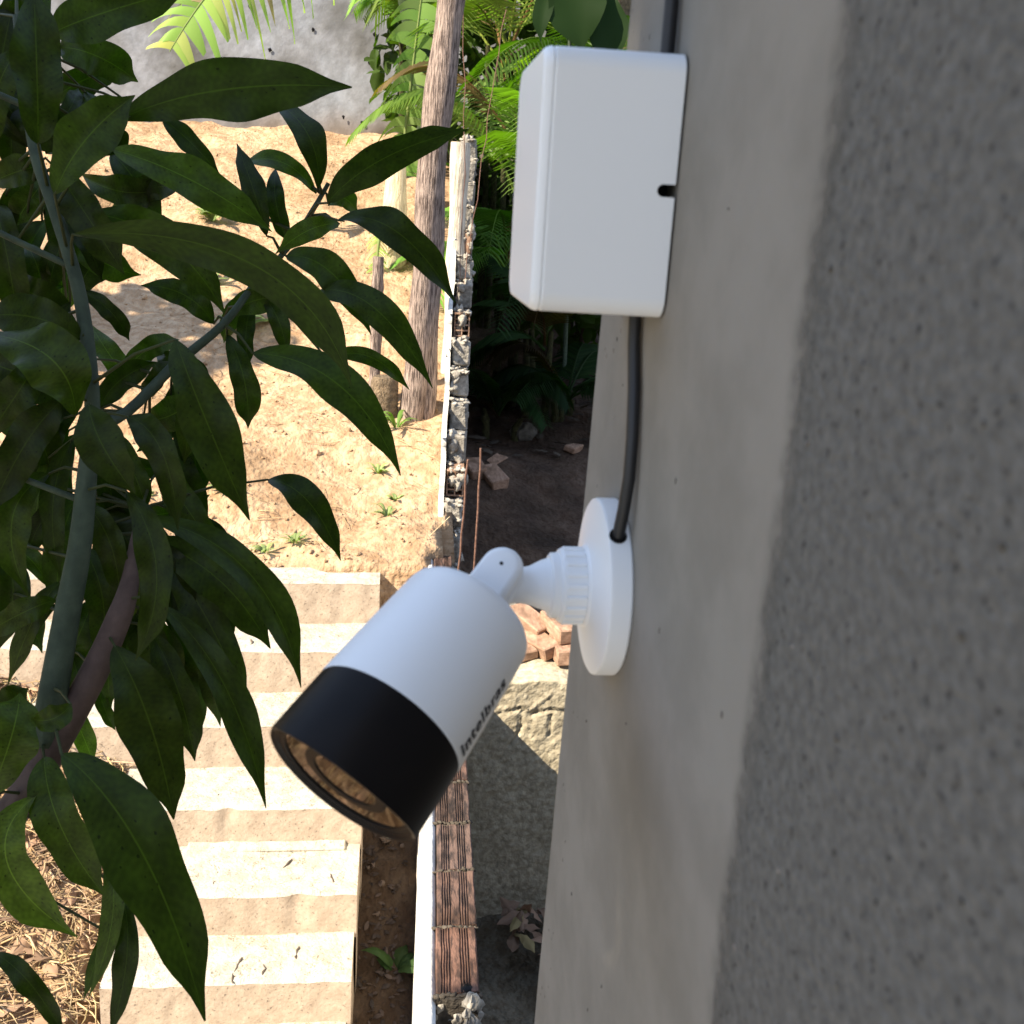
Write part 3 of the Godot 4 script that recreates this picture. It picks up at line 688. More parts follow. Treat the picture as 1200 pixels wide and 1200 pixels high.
	leaf(v(-0.140, -0.080, -1.043), v(-0.142, -0.094, -1.071), v(-0.148, -0.124, -1.053), v(-0.146, -0.163, -1.053), Vector3(1.00, -0.05, 0.02), 0.018, 0)
	leaf(v(-0.228, -0.277, -0.933), v(-0.309, -0.280, -1.002), v(-0.334, -0.308, -0.985), v(-0.353, -0.352, -0.989), Vector3(0.85, -0.53, -0.06), 0.021, 0)
	leaf(v(-0.228, -0.277, -0.933), v(-0.300, -0.281, -0.996), v(-0.309, -0.323, -0.956), v(-0.323, -0.403, -0.983), Vector3(0.96, -0.20, -0.20), 0.028, 0)
	leaf(v(-0.228, -0.277, -0.933), v(-0.310, -0.306, -1.068), v(-0.284, -0.342, -1.046), v(-0.279, -0.396, -1.039), Vector3(0.95, 0.29, -0.11), 0.026, 0)
	leaf(v(-0.273, -0.348, -0.850), v(-0.311, -0.376, -0.944), v(-0.330, -0.391, -0.926), v(-0.350, -0.429, -0.941), Vector3(0.81, -0.59, -0.04), 0.017, 0)
	leaf(v(-0.229, -0.315, -0.899), v(-0.322, -0.414, -1.016), v(-0.305, -0.439, -0.997), v(-0.306, -0.482, -0.995), Vector3(0.91, 0.09, -0.40), 0.019, 0)
	leaf(v(-0.319, 0.017, -1.006), v(-0.342, -0.030, -1.072), v(-0.364, -0.054, -1.044), v(-0.395, -0.090, -1.075), Vector3(0.72, -0.60, -0.36), 0.019, 0)
	leaf(v(-0.329, 0.046, -1.021), v(-0.365, -0.031, -1.162), v(-0.378, -0.066, -1.127), v(-0.401, -0.114, -1.160), Vector3(0.91, -0.40, -0.11), 0.020, 0)
	leaf(v(-0.321, 0.021, -1.008), v(-0.331, -0.027, -1.089), v(-0.299, -0.051, -1.062), v(-0.290, -0.085, -1.074), Vector3(0.78, 0.44, -0.43), 0.018, 0)
	# the same branch carries leaves on its far side too, left of the photograph
	for q in [[v(-0.288, -0.065, -0.97), v(-0.42, -0.01, -0.95), v(-0.58, 0.02, -0.86)], [v(-0.262, -0.26, -0.89), v(-0.42, -0.20, -0.87), v(-0.60, -0.18, -0.80)], [v(-0.29, -0.46, -0.815), v(-0.42, -0.44, -0.80), v(-0.56, -0.36, -0.74)], [v(-0.335, 0.07, -1.03), v(-0.45, 0.12, -1.0), v(-0.56, 0.22, -0.95)]]:
		var tw := MB.new()
		tw.tube(smooth(q), smooth_r([0.0030, 0.0026, 0.0018]), 8)
		obj("twig", tw, M.green_bark, mango, -1.0)
		for i in 12:
			var f := 0.15 + 0.85 * i / 11.0
			var node: Vector3 = q[1].lerp(q[2], f)
			var out := Vector3(rng.randf_range(-1.0, 0.1), rng.randf_range(-0.3, 0.3), rng.randf_range(-0.8, 0.8)).normalized()
			var p0 := node + out * rng.randf_range(0.02, 0.045)
			var l := rng.randf_range(0.15, 0.22)
			var p2 := p0 + out * l * 0.6 + Vector3(0, -l * rng.randf_range(0.35, 0.85), 0)
			leaf(node, p0, p0.lerp(p2, 0.5) + Vector3(0, 0.025, 0), p2, out.cross(Vector3.UP).normalized(), rng.randf_range(0.035, 0.05), 0)
	# the crown goes on above and to the left, out of the photograph
	var up := MB.new()
	up.tube([v(-0.70, -1.9, -0.60), v(-1.1, -0.9, -0.3), v(-1.7, 0.2, 0.2), v(-2.2, 1.2, 0.5), v(-2.5, 1.9, 0.7), v(-2.6, 2.7, 0.8)], [0.042, 0.036, 0.03, 0.024, 0.018, 0.006], 8)
	up.tube([v(-2.2, 1.2, 0.5), v(-2.6, 1.5, 0.1), v(-2.8, 2.1, -0.1)], [0.02, 0.014, 0.006], 8)
	up.tube([v(-2.2, 1.2, 0.5), v(-2.3, 1.8, 1.0), v(-2.5, 2.4, 1.4)], [0.02, 0.013, 0.005], 8)
	obj("upper_branch", up, M.brown_bark, mango, -1.0)
	var one := MB.new()
	one.tint = Color(0.11, 0.17, 0.036)
	blade(one, Vector3.ZERO, Vector3(0, -0.02, 0.11), Vector3(0, -0.08, 0.21), Vector3.RIGHT, 0.055, 0.1, 0.2, 8)
	var places := []
	while places.size() < 3600:
		var d := Vector3(rng.randf_range(-1, 1), rng.randf_range(-1, 1), rng.randf_range(-1, 1))
		if d.length() > 1.0:
			continue
		var q := v(-2.60, 2.05, 0.72) + d * Vector3(0.6, 1.15, 1.05)
		var b := Basis.from_euler(Vector3(rng.randf_range(-0.2, 1.1), rng.randf() * TAU, rng.randf_range(-0.5, 0.5)))
		places.append(Transform3D(b.scaled(Vector3.ONE * rng.randf_range(0.8, 1.2)), q))
	scatter("crown", built(one, -1.0, Vector3.UP), M.mango_leaf, places, mango)


# ---------------------------------------------------------------- ground

func wall_x(z: float) -> float:   # the middle of the boundary wall of hollow bricks
	return (0.10 - 0.033 * z) if z > -5.0 else (0.315 - 0.065 * (z + 5.0))


func gh(x: float, z: float) -> float:
	var n := bumpy.get_noise_2d(x * 9.0, z * 9.0) * 0.05 + bumpy.get_noise_2d(x * 34.0 + 50.0, z * 34.0) * 0.022 + bumpy.get_noise_2d(x * 110.0, z * 110.0) * 0.008
	var line := -1.91 - 0.593 * (clampf(z, -5.2, -2.9) + 4.6)
	if x > wall_x(z):
		var y := -2.72
		if z < -3.62:
			y = -2.2 + 0.24 * maxf(0.0, -5.2 - z)
		return y + n * 0.8
	if z < -4.70:
		return -1.70 + 0.34 * clampf(-4.78 - z, -0.1, 7.6) + n
	var y2 := line - 0.30
	if x < -1.02:
		y2 = line - 0.06 + clampf((-1.02 - x) * 0.12, 0.0, 0.3)
	return y2 + n


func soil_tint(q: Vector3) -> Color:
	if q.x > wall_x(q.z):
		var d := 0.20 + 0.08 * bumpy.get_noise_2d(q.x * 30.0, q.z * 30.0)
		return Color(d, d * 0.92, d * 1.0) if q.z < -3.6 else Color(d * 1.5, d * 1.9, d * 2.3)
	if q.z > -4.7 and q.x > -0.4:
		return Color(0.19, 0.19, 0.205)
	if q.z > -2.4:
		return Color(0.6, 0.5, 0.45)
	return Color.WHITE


func make_ground() -> void:
	var g := MB.new()
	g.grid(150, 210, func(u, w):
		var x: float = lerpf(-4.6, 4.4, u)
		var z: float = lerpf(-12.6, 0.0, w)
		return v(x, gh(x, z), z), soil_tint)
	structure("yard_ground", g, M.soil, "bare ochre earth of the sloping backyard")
	var pv := MB.new()
	pv.grid(40, 40, func(u, w):
		var x: float = lerpf(-9.0, 0.088, u)
		var z: float = lerpf(-0.75, 9.0, w)
		return v(x, -2.86 + bumpy.get_noise_2d(x * 5.0, z * 5.0) * 0.01, z))
	structure("paving", pv, M.roof_concrete, "grey concrete paving beside the house")
	var far := MB.new()
	far.grid(120, 120, func(u, w):
		var x: float = lerpf(-150.0, 150.0, u)
		var z: float = lerpf(-150.0, 150.0, w)
		var y := -3.2 + 0.3 * clampf(-3.0 - z, 0.0, 30.0)
		if x > -5.5 and x < 5.5 and z > -14.0 and z < 1.5:
			y = -3.9
		return v(x, y - 0.2, z), func(_q): return Color(0.30, 0.42, 0.22))
	structure("hillside", far, M.soil, "earth hillside round the yard")
	# clods and pebbles
	var one := MB.new()
	one.blob(Vector3.ZERO, Vector3(1, 0.7, 0.9), bumpy, 0.5, 4, 6)
	var places := []
	var tints := []
	for i in 2000:
		var z := -4.8 - pow(rng.randf(), 1.4) * 7.2
		var x := rng.randf_range(-3.4, wall_x(z) - 0.1)
		var s := rng.randf_range(0.006, 0.022) * (2.0 if rng.randf() < 0.05 else 1.0)
		places.append(Transform3D(Basis.from_euler(Vector3(rng.randf(), rng.randf() * TAU, rng.randf())).scaled(Vector3.ONE * s), v(x, gh(x, z) + s * 0.1, z)))
		var k := rng.randf_range(0.75, 1.15)
		tints.append(Color(k, k, k))
	scatter("clods", built(one, -1.0, Vector3.ZERO), M.soil, places, self, tints).set_meta("label", "small clods and pebbles strewn over the earth slope")
	straws()


func straws() -> void:
	var one := MB.new()
	one.tube([Vector3(-0.5, 0, 0), Vector3(-0.15, 0.03, 0.02), Vector3(0.2, 0.0, -0.02), Vector3(0.5, -0.03, 0.03)], [0.011, 0.016, 0.014, 0.005], 4)
	var straw := built(one, -1.0, Vector3.ZERO)
	var lf := MB.new()
	blade(lf, Vector3(-0.5, 0, 0), Vector3(0, 0.12, 0), Vector3(0.5, 0.02, 0), Vector3(0, 0.1, 1), 0.42, 0.25, 0.3, 6)
	var dry := built(lf, -1.0, Vector3.UP)
	var places := []
	var tints := []
	var lplaces := []
	var ltints := []
	for i in 9000:
		var z := rng.randf_range(-4.3, -0.9)
		var x := rng.randf_range(-2.4, -0.95 if z < -2.5 else 0.0)
		var up := rng.randf_range(0.0, 0.05)
		var s := rng.randf_range(0.06, 0.28)
		var b := Basis.from_euler(Vector3(rng.randf_range(-0.3, 0.3), rng.randf() * TAU, rng.randf_range(-0.35, 0.35)))
		places.append(Transform3D(b.scaled(Vector3(s, 0.12, 0.12) if rng.randf() < 0.8 else Vector3(s, 0.28, 0.28)), v(x, gh(x, z) + 0.01 + up, z)))
		var k := rng.randf_range(0.45, 1.2)
		tints.append(Color(k, k * rng.randf_range(0.86, 1.0), k * rng.randf_range(0.75, 0.95)))
	for i in 1500:
		var z := rng.randf_range(-4.3, -0.9)
		var x := rng.randf_range(-2.3, -0.98 if z < -2.5 else 0.0)
		var s := rng.randf_range(0.05, 0.13)
		var b := Basis.from_euler(Vector3(rng.randf_range(-0.6, 0.6), rng.randf() * TAU, rng.randf_range(-0.6, 0.6)))
		lplaces.append(Transform3D(b.scaled(Vector3.ONE * s), v(x, gh(x, z) + rng.randf_range(0.0, 0.05), z)))
		var k := rng.randf_range(0.5, 1.2)
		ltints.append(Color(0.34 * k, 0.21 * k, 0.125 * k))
	scatter("dry_straw", straw, M.straw, places, self, tints).set_meta("label", "dry grass stalks littering the ground left of the stairs")
	scatter("leaf_litter", dry, M.dry_leaf, lplaces, self, ltints).set_meta("label", "fallen brown leaves among the dry straw")
	# sparse dead grass on the slope
	var p2 := []
	var t2 := []
	for i in 900:
		var z := -4.9 - pow(rng.randf(), 1.3) * 6.8
		var x := rng.randf_range(-3.2, wall_x(z) - 0.12)
		if bumpy.get_noise_2d(x * 14.0, z * 14.0) < -0.05:
			continue
		var s := rng.randf_range(0.05, 0.22)
		var b := Basis.from_euler(Vector3(0, rng.randf() * TAU, rng.randf_range(-0.2, 0.4)))
		p2.append(Transform3D(b.scaled(Vector3(s, 0.14, 0.14)), v(x, gh(x, z) + 0.01, z)))
		var k := rng.randf_range(0.6, 1.1)
		t2.append(Color(k, k * 0.95, k * 0.85))
	scatter("dead_grass", straw, M.straw, p2, self, t2).set_meta("label", "thin dead grass lying on the bare earth")


# ---------------------------------------------------------------- house wall and what hangs on it

func make_house() -> void:
	var h := thing("house", "grey rendered house wall filling the right of the picture", "house", v(0.095, -2.9, -0.49))
	var W := 0.095
	# the smooth strip at the corner stands 1.5 mm proud of the rough render; its inner edge is ragged
	var s := MB.new()
	var _edge := func(y): return -0.236 + 0.0014 * bumpy.get_noise_1d(y * 60.0) + 0.0026 * bumpy.get_noise_1d(y * 700.0 + 70.0) + 0.003 * bumpy.get_noise_1d(y * 2600.0 + 30.0)
	s.grid(10, 300, func(u, w):
		var y: float = lerpf(-1.2, 0.7, w)
		var corner := -0.492 + 0.078 * (y + 0.1) + 0.0015 * bumpy.get_noise_1d(y * 80.0)
		if u < 0.1:
			return v(W + 0.08, y, corner - 0.004)
		if u < 0.2:
			return v(W + 0.006, y, corner)
		if u < 0.3:
			return v(W + 0.001, y, corner + 0.006)
		return v(W, y, lerpf(corner + 0.012, -0.2435, (u - 0.3) / 0.7)))
	obj("corner_strip", s, M.smooth_render, h, -1.0, Vector3(-1, 0, 0))
	# the smooth coat thins out over the rough render
	var fe := MB.new()
	fe.grid(30, 1900, func(u, w): return v(W + 0.0003 * u, lerpf(-0.75, 0.3, w), lerpf(-0.2435, -0.222, u)),
		func(q: Vector3):
			var t: float = (q.z + 0.2435) / 0.0215
			var n := 0.5 * bumpy.get_noise_2d(q.y * 190.0, q.z * 190.0) + 0.4 * bumpy.get_noise_2d(q.y * 800.0, q.z * 800.0) + 0.25 * bumpy.get_noise_2d(q.y * 2300.0, q.z * 2300.0)
			return Color(1, 1, 1, smoothstep(0.0, 1.0, clampf((0.5 - t) * 1.25 + 0.5 + n * 0.42 * (1.0 - absf(t - 0.5) * 2.0), 0.0, 1.0))))
	var thin: StandardMaterial3D = M.smooth_render.duplicate()
	thin.transparency = BaseMaterial3D.TRANSPARENCY_ALPHA
	obj("strip_edge", fe, thin, h, -1.0, Vector3(-1, 0, 0))
	var scuff := MB.new()
	for i in 60:
		var y := rng.randf_range(-0.5, 0.1)
		var k := 1.7 if i % 3 else 0.3
		scuff.tint = Color(k, k, k)
		var zz := (-0.492 + 0.078 * (y + 0.1) + rng.randf_range(0.012, 0.06)) if i % 3 else rng.randf_range(-0.44, -0.25)
		scuff.blob(v(W - 0.0001, y, zz), Vector3(0.0005, rng.randf_range(0.0006, 0.003), rng.randf_range(0.0005, 0.0012)), bumpy, 0.5, 4, 6)
	obj("scuffs", scuff, M.stone, h, -1.0).set_meta("kind", "stuff")
	var r := MB.new()
	r.grid(80, 100, func(u, w):
		var y: float = lerpf(-1.2, 0.7, w)
		var z: float = lerpf(-0.26, 1.2, u * u * 0.7 + u * 0.3)
		return v(W + 0.0007 + 0.0004 * bumpy.get_noise_2d(y * 90.0, z * 90.0), y, z))
	obj("rough_wall", r, M.rough_render, h, -1.0, Vector3(-1, 0, 0))
	var b := MB.new()
	b.box(Vector3(5.0, 1.68, 6.0), Transform3D(Basis(), v(W + 2.51, -2.04, 2.52)), 0.01)
	b.box(Vector3(4.98, 1.9, 5.98), Transform3D(Basis(), v(W + 2.51, -0.25, 2.56)), 0.004)
	b.box(Vector3(5.0, 1.0, 6.0), Transform3D(Basis(), v(W + 2.51, 1.2, 2.52)), 0.01)
	obj("wall", b, M.roof_concrete, h)
	var e := MB.new()
	e.box(Vector3(5.3, 0.12, 6.3), Transform3D(Basis(), v(W + 2.5, 1.765, 2.5)), 0.01)
	obj("roof_slab", e, M.roof_concrete, h)
	# bits of gravel showing in the rough render
	var chips := MB.new()
	for i in 110:
		var z := -0.245 + 0.2 * pow(rng.randf(), 1.5)
		var y := rng.randf_range(-0.3, 0.12)
		var k := 1.9 if rng.randf() < 0.12 else 0.4
		chips.tint = Color(k, k, k * 0.95)
		var size := rng.randf_range(0.0006, 0.0018)
		chips.blob(v(W + 0.0006, y, z), Vector3(0.0008, size, size * rng.randf_range(0.7, 1.5)), bumpy, 0.4, 4, 6)
	obj("gravel_chips", chips, M.stone, h, -1.0).set_meta("kind", "stuff")


func make_box() -> void:
	var W := 0.095
	var x0 := 0.0462
	var y0 := -0.0322
	var y1 := 0.0555
	var z0 := -0.360
	var z1 := -0.434
	var c := v((x0 + W) / 2, (y0 + y1) / 2, (z0 + z1) / 2)
	var b := thing("junction_box", "white plastic junction box fixed on the wall above the camera", "junction box", v(W, (y0 + y1) / 2, (z0 + z1) / 2))
	# the body: a wall round a hollow, with a notch for the cable in its near side
	var seam := x0 + 0.0045
	var body := MB.new()
	var outline := []   # rounded rectangle in (z, y)
	for q in [[z1, y0, PI, 1.5 * PI], [z0, y0, 1.5 * PI, TAU], [z0, y1, 0.0, 0.5 * PI], [z1, y1, 0.5 * PI, PI]]:
		for k in 7:
			var a: float = lerpf(q[2], q[3], k / 6.0)
			var rr := 0.0072
			var cz: float = q[0] + (rr if q[0] == z1 else -rr)
			var cy: float = q[1] + (rr if q[1] == y0 else -rr)
			outline.append(Vector2(cz + cos(a) * rr, cy + sin(a) * rr))
	var rows := []
	for s in [[W - 0.001, 1.0], [seam, 0.992], [seam - 0.0006, 0.978], [seam - 0.0012, 0.992], [x0 + 0.0025, 0.99], [x0 + 0.0011, 0.978], [x0 + 0.0003, 0.96], [x0, 0.935]]:
		var row := []
		for q in outline:
			var zc := (z0 + z1) / 2
			var yc := (y0 + y1) / 2
			row.append(v(s[0], yc + (q.y - yc) * s[1], zc + (q.x - zc) * s[1]))
		rows.append(row)
	var tool := func(first: int, last: int, cap: bool, mb: MB):
		var ids := []
		for i in range(first, last + 1):
			var r := []
			for q in rows[i]:
				r.append(mb.vert(q))
			ids.append(r)
		for i in ids.size() - 1:
			for k in outline.size():
				var k2 := (k + 1) % outline.size()
				mb.quad(ids[i][k], ids[i + 1][k], ids[i + 1][k2], ids[i][k2])
		for end in [0, 1]:
			if end == 0 and not cap:
				continue
			var rim: Array = ids[0] if end == 0 else ids[-1]
			var mid := Vector3.ZERO
			for q in rim:
				mid += mb.p[q]
			var m := mb.vert(mid / rim.size())
			for k in rim.size():
				var k2 := (k + 1) % rim.size()
				if end == 0:
					mb.tri(m, rim[k], rim[k2])
				else:
					mb.tri(m, rim[k2], rim[k])
	# the side walls; the near one is laid in with its notch
	var ids0 := []
	for i in 2:
		var r := []
		for q in rows[i]:
			r.append(body.vert(q))
		ids0.append(r)
	for k in outline.size():
		var k2 := (k + 1) % outline.size()
		if k != 13:
			body.quad(ids0[0][k], ids0[1][k], ids0[1][k2], ids0[0][k2])
	var ring := [ids0[0][13], ids0[1][13], ids0[1][14], ids0[0][14]]
	var notch := [Vector2(W - 0.001, 0.0133 + H)]
	for k in 9:
		var a := PI / 2 + PI * k / 8.0
		notch.append(Vector2(W - 0.0052 + cos(a) * 0.0021, H + 0.0112 + sin(a) * 0.0021))
	notch.append(Vector2(W - 0.001, 0.0091 + H))
	for q in notch:
		ring.append(body.vert(Vector3(q.x, q.y, rows[0][13].z)))
	var face := PackedVector2Array()
	for q in ring:
		face.append(Vector2(body.p[q].x, body.p[q].y))
	var cuts := Geometry2D.triangulate_polygon(face)
	for k in cuts.size() / 3:
		var q := [cuts[k * 3], cuts[k * 3 + 1], cuts[k * 3 + 2]]
		if (face[q[1]] - face[q[0]]).cross(face[q[2]] - face[q[0]]) > 0.0:
			q = [q[0], q[2], q[1]]
		body.tri(ring[q[0]], ring[q[1]], ring[q[2]])
	obj("body", body, M.white_plastic, b, 50.0)
	var inside := MB.new()
	for k in notch.size() - 1:
		var ids := []
		for q in [Vector3(notch[k].x, notch[k].y, z0), Vector3(notch[k + 1].x, notch[k + 1].y, z0), Vector3(notch[k + 1].x, notch[k + 1].y, z0 - 0.012), Vector3(notch[k].x, notch[k].y, z0 - 0.012)]:
			ids.append(inside.vert(q))
		inside.quad(ids[0], ids[1], ids[2], ids[3])
	var deep := PackedVector2Array(notch)
	var first := inside.p.size()
	for q in deep:
		inside.vert(Vector3(q.x, q.y, z0 - 0.012))
	var cuts2 := Geometry2D.triangulate_polygon(deep)
	for k in cuts2.size() / 3:
		inside.tri(first + cuts2[k * 3], first + cuts2[k * 3 + 1], first + cuts2[k * 3 + 2])
	obj("cable_notch", inside, M.black_plastic, b, 20.0, Vector3(0, 0, 1))
	var lid := MB.new()
	tool.call(1, 7, false, lid)
	obj("lid", lid, M.white_cap, b, 35.0)
	# cables
	var top := MB.new()
	top.tube([v(W - 0.003, 0.75, -0.400), v(W - 0.003, 0.4, -0.393), v(W - 0.0032, 0.2, -0.386), v(W - 0.003, 0.10, -0.3815), v(W - 0.0035, 0.050, -0.379)], [0.0026, 0.0026, 0.0026, 0.0026, 0.0026], 12)
	tag(obj("cable", top, M.cable_rubber, self, -1.0), "black cable coming down the wall into the top of the junction box", "cable")
	var lowc := MB.new()
	lowc.tube([v(W - 0.0035, -0.029, -0.3935), v(W - 0.003, -0.045, -0.3925), v(W - 0.003, -0.062, -0.3855), v(W - 0.0032, -0.080, -0.3805), v(W - 0.0035, -0.095, -0.3785), v(W - 0.0045, -0.108, -0.3785), v(W - 0.0055, -0.1235, -0.3815)], [0.0025, 0.0025, 0.0025, 0.0025, 0.0025, 0.0025, 0.0025], 14)
	tag(obj("cable", lowc, M.cable_rubber, self, -1.0), "short black cable hanging from the junction box to the camera's round base", "cable")


func make_security_camera() -> void:
	var W := 0.095
	var base := v(W, -0.149, -0.403)
	var cam := thing("security_camera", "white bullet security camera with black front on a round wall mount", "security camera", base)
	var X := Vector3(-1, 0, 0)
	var Y := Vector3(0, 1, 0)
	var d := MB.new()
	d.lathe([Vector2(0.0002, 0.0), Vector2(0.0002, 0.0370), Vector2(0.0010, 0.0376), Vector2(0.0080, 0.0376), Vector2(0.0092, 0.0372), Vector2(0.0098, 0.0362), Vector2(0.0112, 0.030), Vector2(0.0120, 0.022), Vector2(0.0128, 0.0178), Vector2(0.0140, 0.0165), Vector2(0.0140, 0.0)], base, X, Y, 96)
	obj("base_disc", d, M.white_plastic, cam, 30.0)
	var hole := MB.new()
	hole.lathe([Vector2(0.0, 0.0), Vector2(0.0, 0.0036), Vector2(0.0004, 0.0036), Vector2(0.0004, 0.0)], base + Vector3(-0.0055, 0.0296, 0.0230), Vector3(0, 0.79, 0.61).normalized(), X, 20)
	obj("cable_hole", hole, M.black_plastic, cam)
	# ribbed locking ring
	var ring := MB.new()
	var prof := [Vector2(0.0128, 0.0), Vector2(0.0128, 0.0152), Vector2(0.0134, 0.0158), Vector2(0.0232, 0.0158), Vector2(0.0242, 0.0152), Vector2(0.0245, 0.0140), Vector2(0.0275, 0.0138), Vector2(0.0284, 0.0128), Vector2(0.0284, 0.0)]
	ring.lathe(prof, base, X, Y, 64)
	for k in 20:
		var a := TAU * k / 20
		var o := Y * cos(a) + X.cross(Y) * sin(a)
		ring.box(Vector3(0.0086, 0.0013, 0.0022), Transform3D(Basis(X, o, X.cross(o)), base + X * 0.0184 + o * 0.0159), 0.0004)
	obj("locking_ring", ring, M.white_plastic, cam, 30.0)
	# socket that carries the ball
	var tip := v(0.0440, -0.1435, -0.3925)
	var st := MB.new()
	st.tube([base + X * 0.027, base + X * 0.0285, base + X * 0.031, base + X * 0.036 + Vector3(0, 0.0, 0.001), base + X * 0.041 + Vector3(0, 0.0008, 0.003), base + X * 0.046 + Vector3(0, 0.002, 0.006), tip], [0.0118, 0.0116, 0.0106, 0.0084, 0.0074, 0.0078, 0.0080], 32)
	obj("ball_socket", st, M.white_plastic, cam, -1.0)
	# body
	var A := v(-0.0146, -0.1958, -0.3245)
	var a := Vector3(0.557, 0.5013, -0.6621).normalized()
	var n := Vector3(0.2074, 0.688, 0.6954)
	n = (n - a * n.dot(a)).normalized()
	var L := 0.0861
	var s := a.cross(n)
	# knuckle: two flat plates with round ends, from the socket to the back of the body
	var neck := A + a * (L - 0.004)
	var end := v(0.0455, -0.1390, -0.3915)
	var dir := (end - neck).normalized()
	var flat := (Vector3(-0.3, 0.5, 0.8) - dir * Vector3(-0.3, 0.5, 0.8).dot(dir)).normalized()
	var wide := dir.cross(flat)
	for k in 2:
		var pl := MB.new()
		var run := (end - neck).length()
		var out := []
		for i in 17:
			var ang := PI * i / 16.0
			out.append(Vector2(run + sin(ang) * 0.0086, cos(ang) * 0.0086))
		out.append(Vector2(-0.004, -0.0092))
		out.append(Vector2(-0.004, 0.0092))
		var front := 0.0072 - k * 0.0078
		var back := front - 0.0070
		var levels := [[front, 0.72], [front - 0.0007, 0.86], [front - 0.002, 0.97], [front - 0.0034, 1.0], [back + 0.0006, 1.0], [back, 0.93]]
		var ids := []
		for lv in levels:
			var row := []
			for q in out:
				row.append(pl.vert(neck + dir * (run * 0.5 + (q.x - run * 0.5) * lerpf(1.0, lv[1], 0.6)) + wide * q.y * lv[1] + flat * lv[0]))
			ids.append(row)
		for i in 5:
			for j in out.size():
				var j2 := (j + 1) % out.size()
				pl.quad(ids[i][j], ids[i + 1][j], ids[i + 1][j2], ids[i][j2])
		for e in [0, 5]:
			var mid := Vector3.ZERO
			for q in ids[e]:
				mid += pl.p[q]
			var m := pl.vert(mid / out.size())
			for j in out.size():
				var j2 := (j + 1) % out.size()
				if e == 0:
					pl.tri(m, ids[e][j], ids[e][j2])
				else:
					pl.tri(m, ids[e][j2], ids[e][j])
		obj("knuckle_plate", pl, M.white_plastic, cam, 30.0)
	var pin := MB.new()
	pin.lathe([Vector2(0.0, 0.0), Vector2(0.0, 0.0008), Vector2(0.0003, 0.0008), Vector2(0.0003, 0.0)], end + flat * 0.0071, flat, dir, 16)
	obj("screw_hole", pin, M.black_plastic, cam)
	var shell := MB.new()
	var cut := 0.0275
	shell.lathe([Vector2(cut, 0.0300), Vector2(cut, 0.0309), Vector2(cut + 0.0008, 0.0313), Vector2(cut + 0.02, 0.0302), Vector2(L - 0.006, 0.0278), Vector2(L - 0.003, 0.0270), Vector2(L - 0.001, 0.0253), Vector2(L, 0.0225), Vector2(L, 0.0)], A, a, n, 128)
	obj("body", shell, M.white_plastic, cam, 30.0)
	var hood := MB.new()
	hood.lathe([Vector2(cut, 0.0295), Vector2(cut, 0.0308), Vector2(cut - 0.0006, 0.0312), Vector2(0.012, 0.0318), Vector2(0.0004, 0.0321), Vector2(-0.0004, 0.0318), Vector2(-0.0004, 0.0312), Vector2(0.0, 0.0303), Vector2(0.0205, 0.0300)], A, a, n, 128, 0.0058)
	obj("front_hood", hood, M.black_plastic, cam, 30.0)
	var lip := MB.new()
	lip.lathe([Vector2(0.0, 0.0305), Vector2(0.0009, 0.0290), Vector2(0.0006, 0.0268), Vector2(0.0010, 0.0262), Vector2(0.0125, 0.0258)], A, a, n, 128)
	obj("front_lip", lip, M.black_plastic, cam, 30.0, -a)
	var glass := MB.new()
	glass.lathe([Vector2(0.0014, 0.0), Vector2(0.0014, 0.0262), Vector2(0.0120, 0.0262), Vector2(0.0120, 0.0)], A, a, n, 96)
	obj("front_glass", glass, M.lens_glass, cam, 30.0)
	var lr := MB.new()
	lr.lathe([Vector2(0.0013, 0.0132), Vector2(0.0009, 0.0135), Vector2(0.0009, 0.0172), Vector2(0.0013, 0.0176)], A, a, n, 64)
	obj("lens_ring", lr, M.black_plastic, cam, 30.0, -a)
	lettering(cam, A, a, n, s)


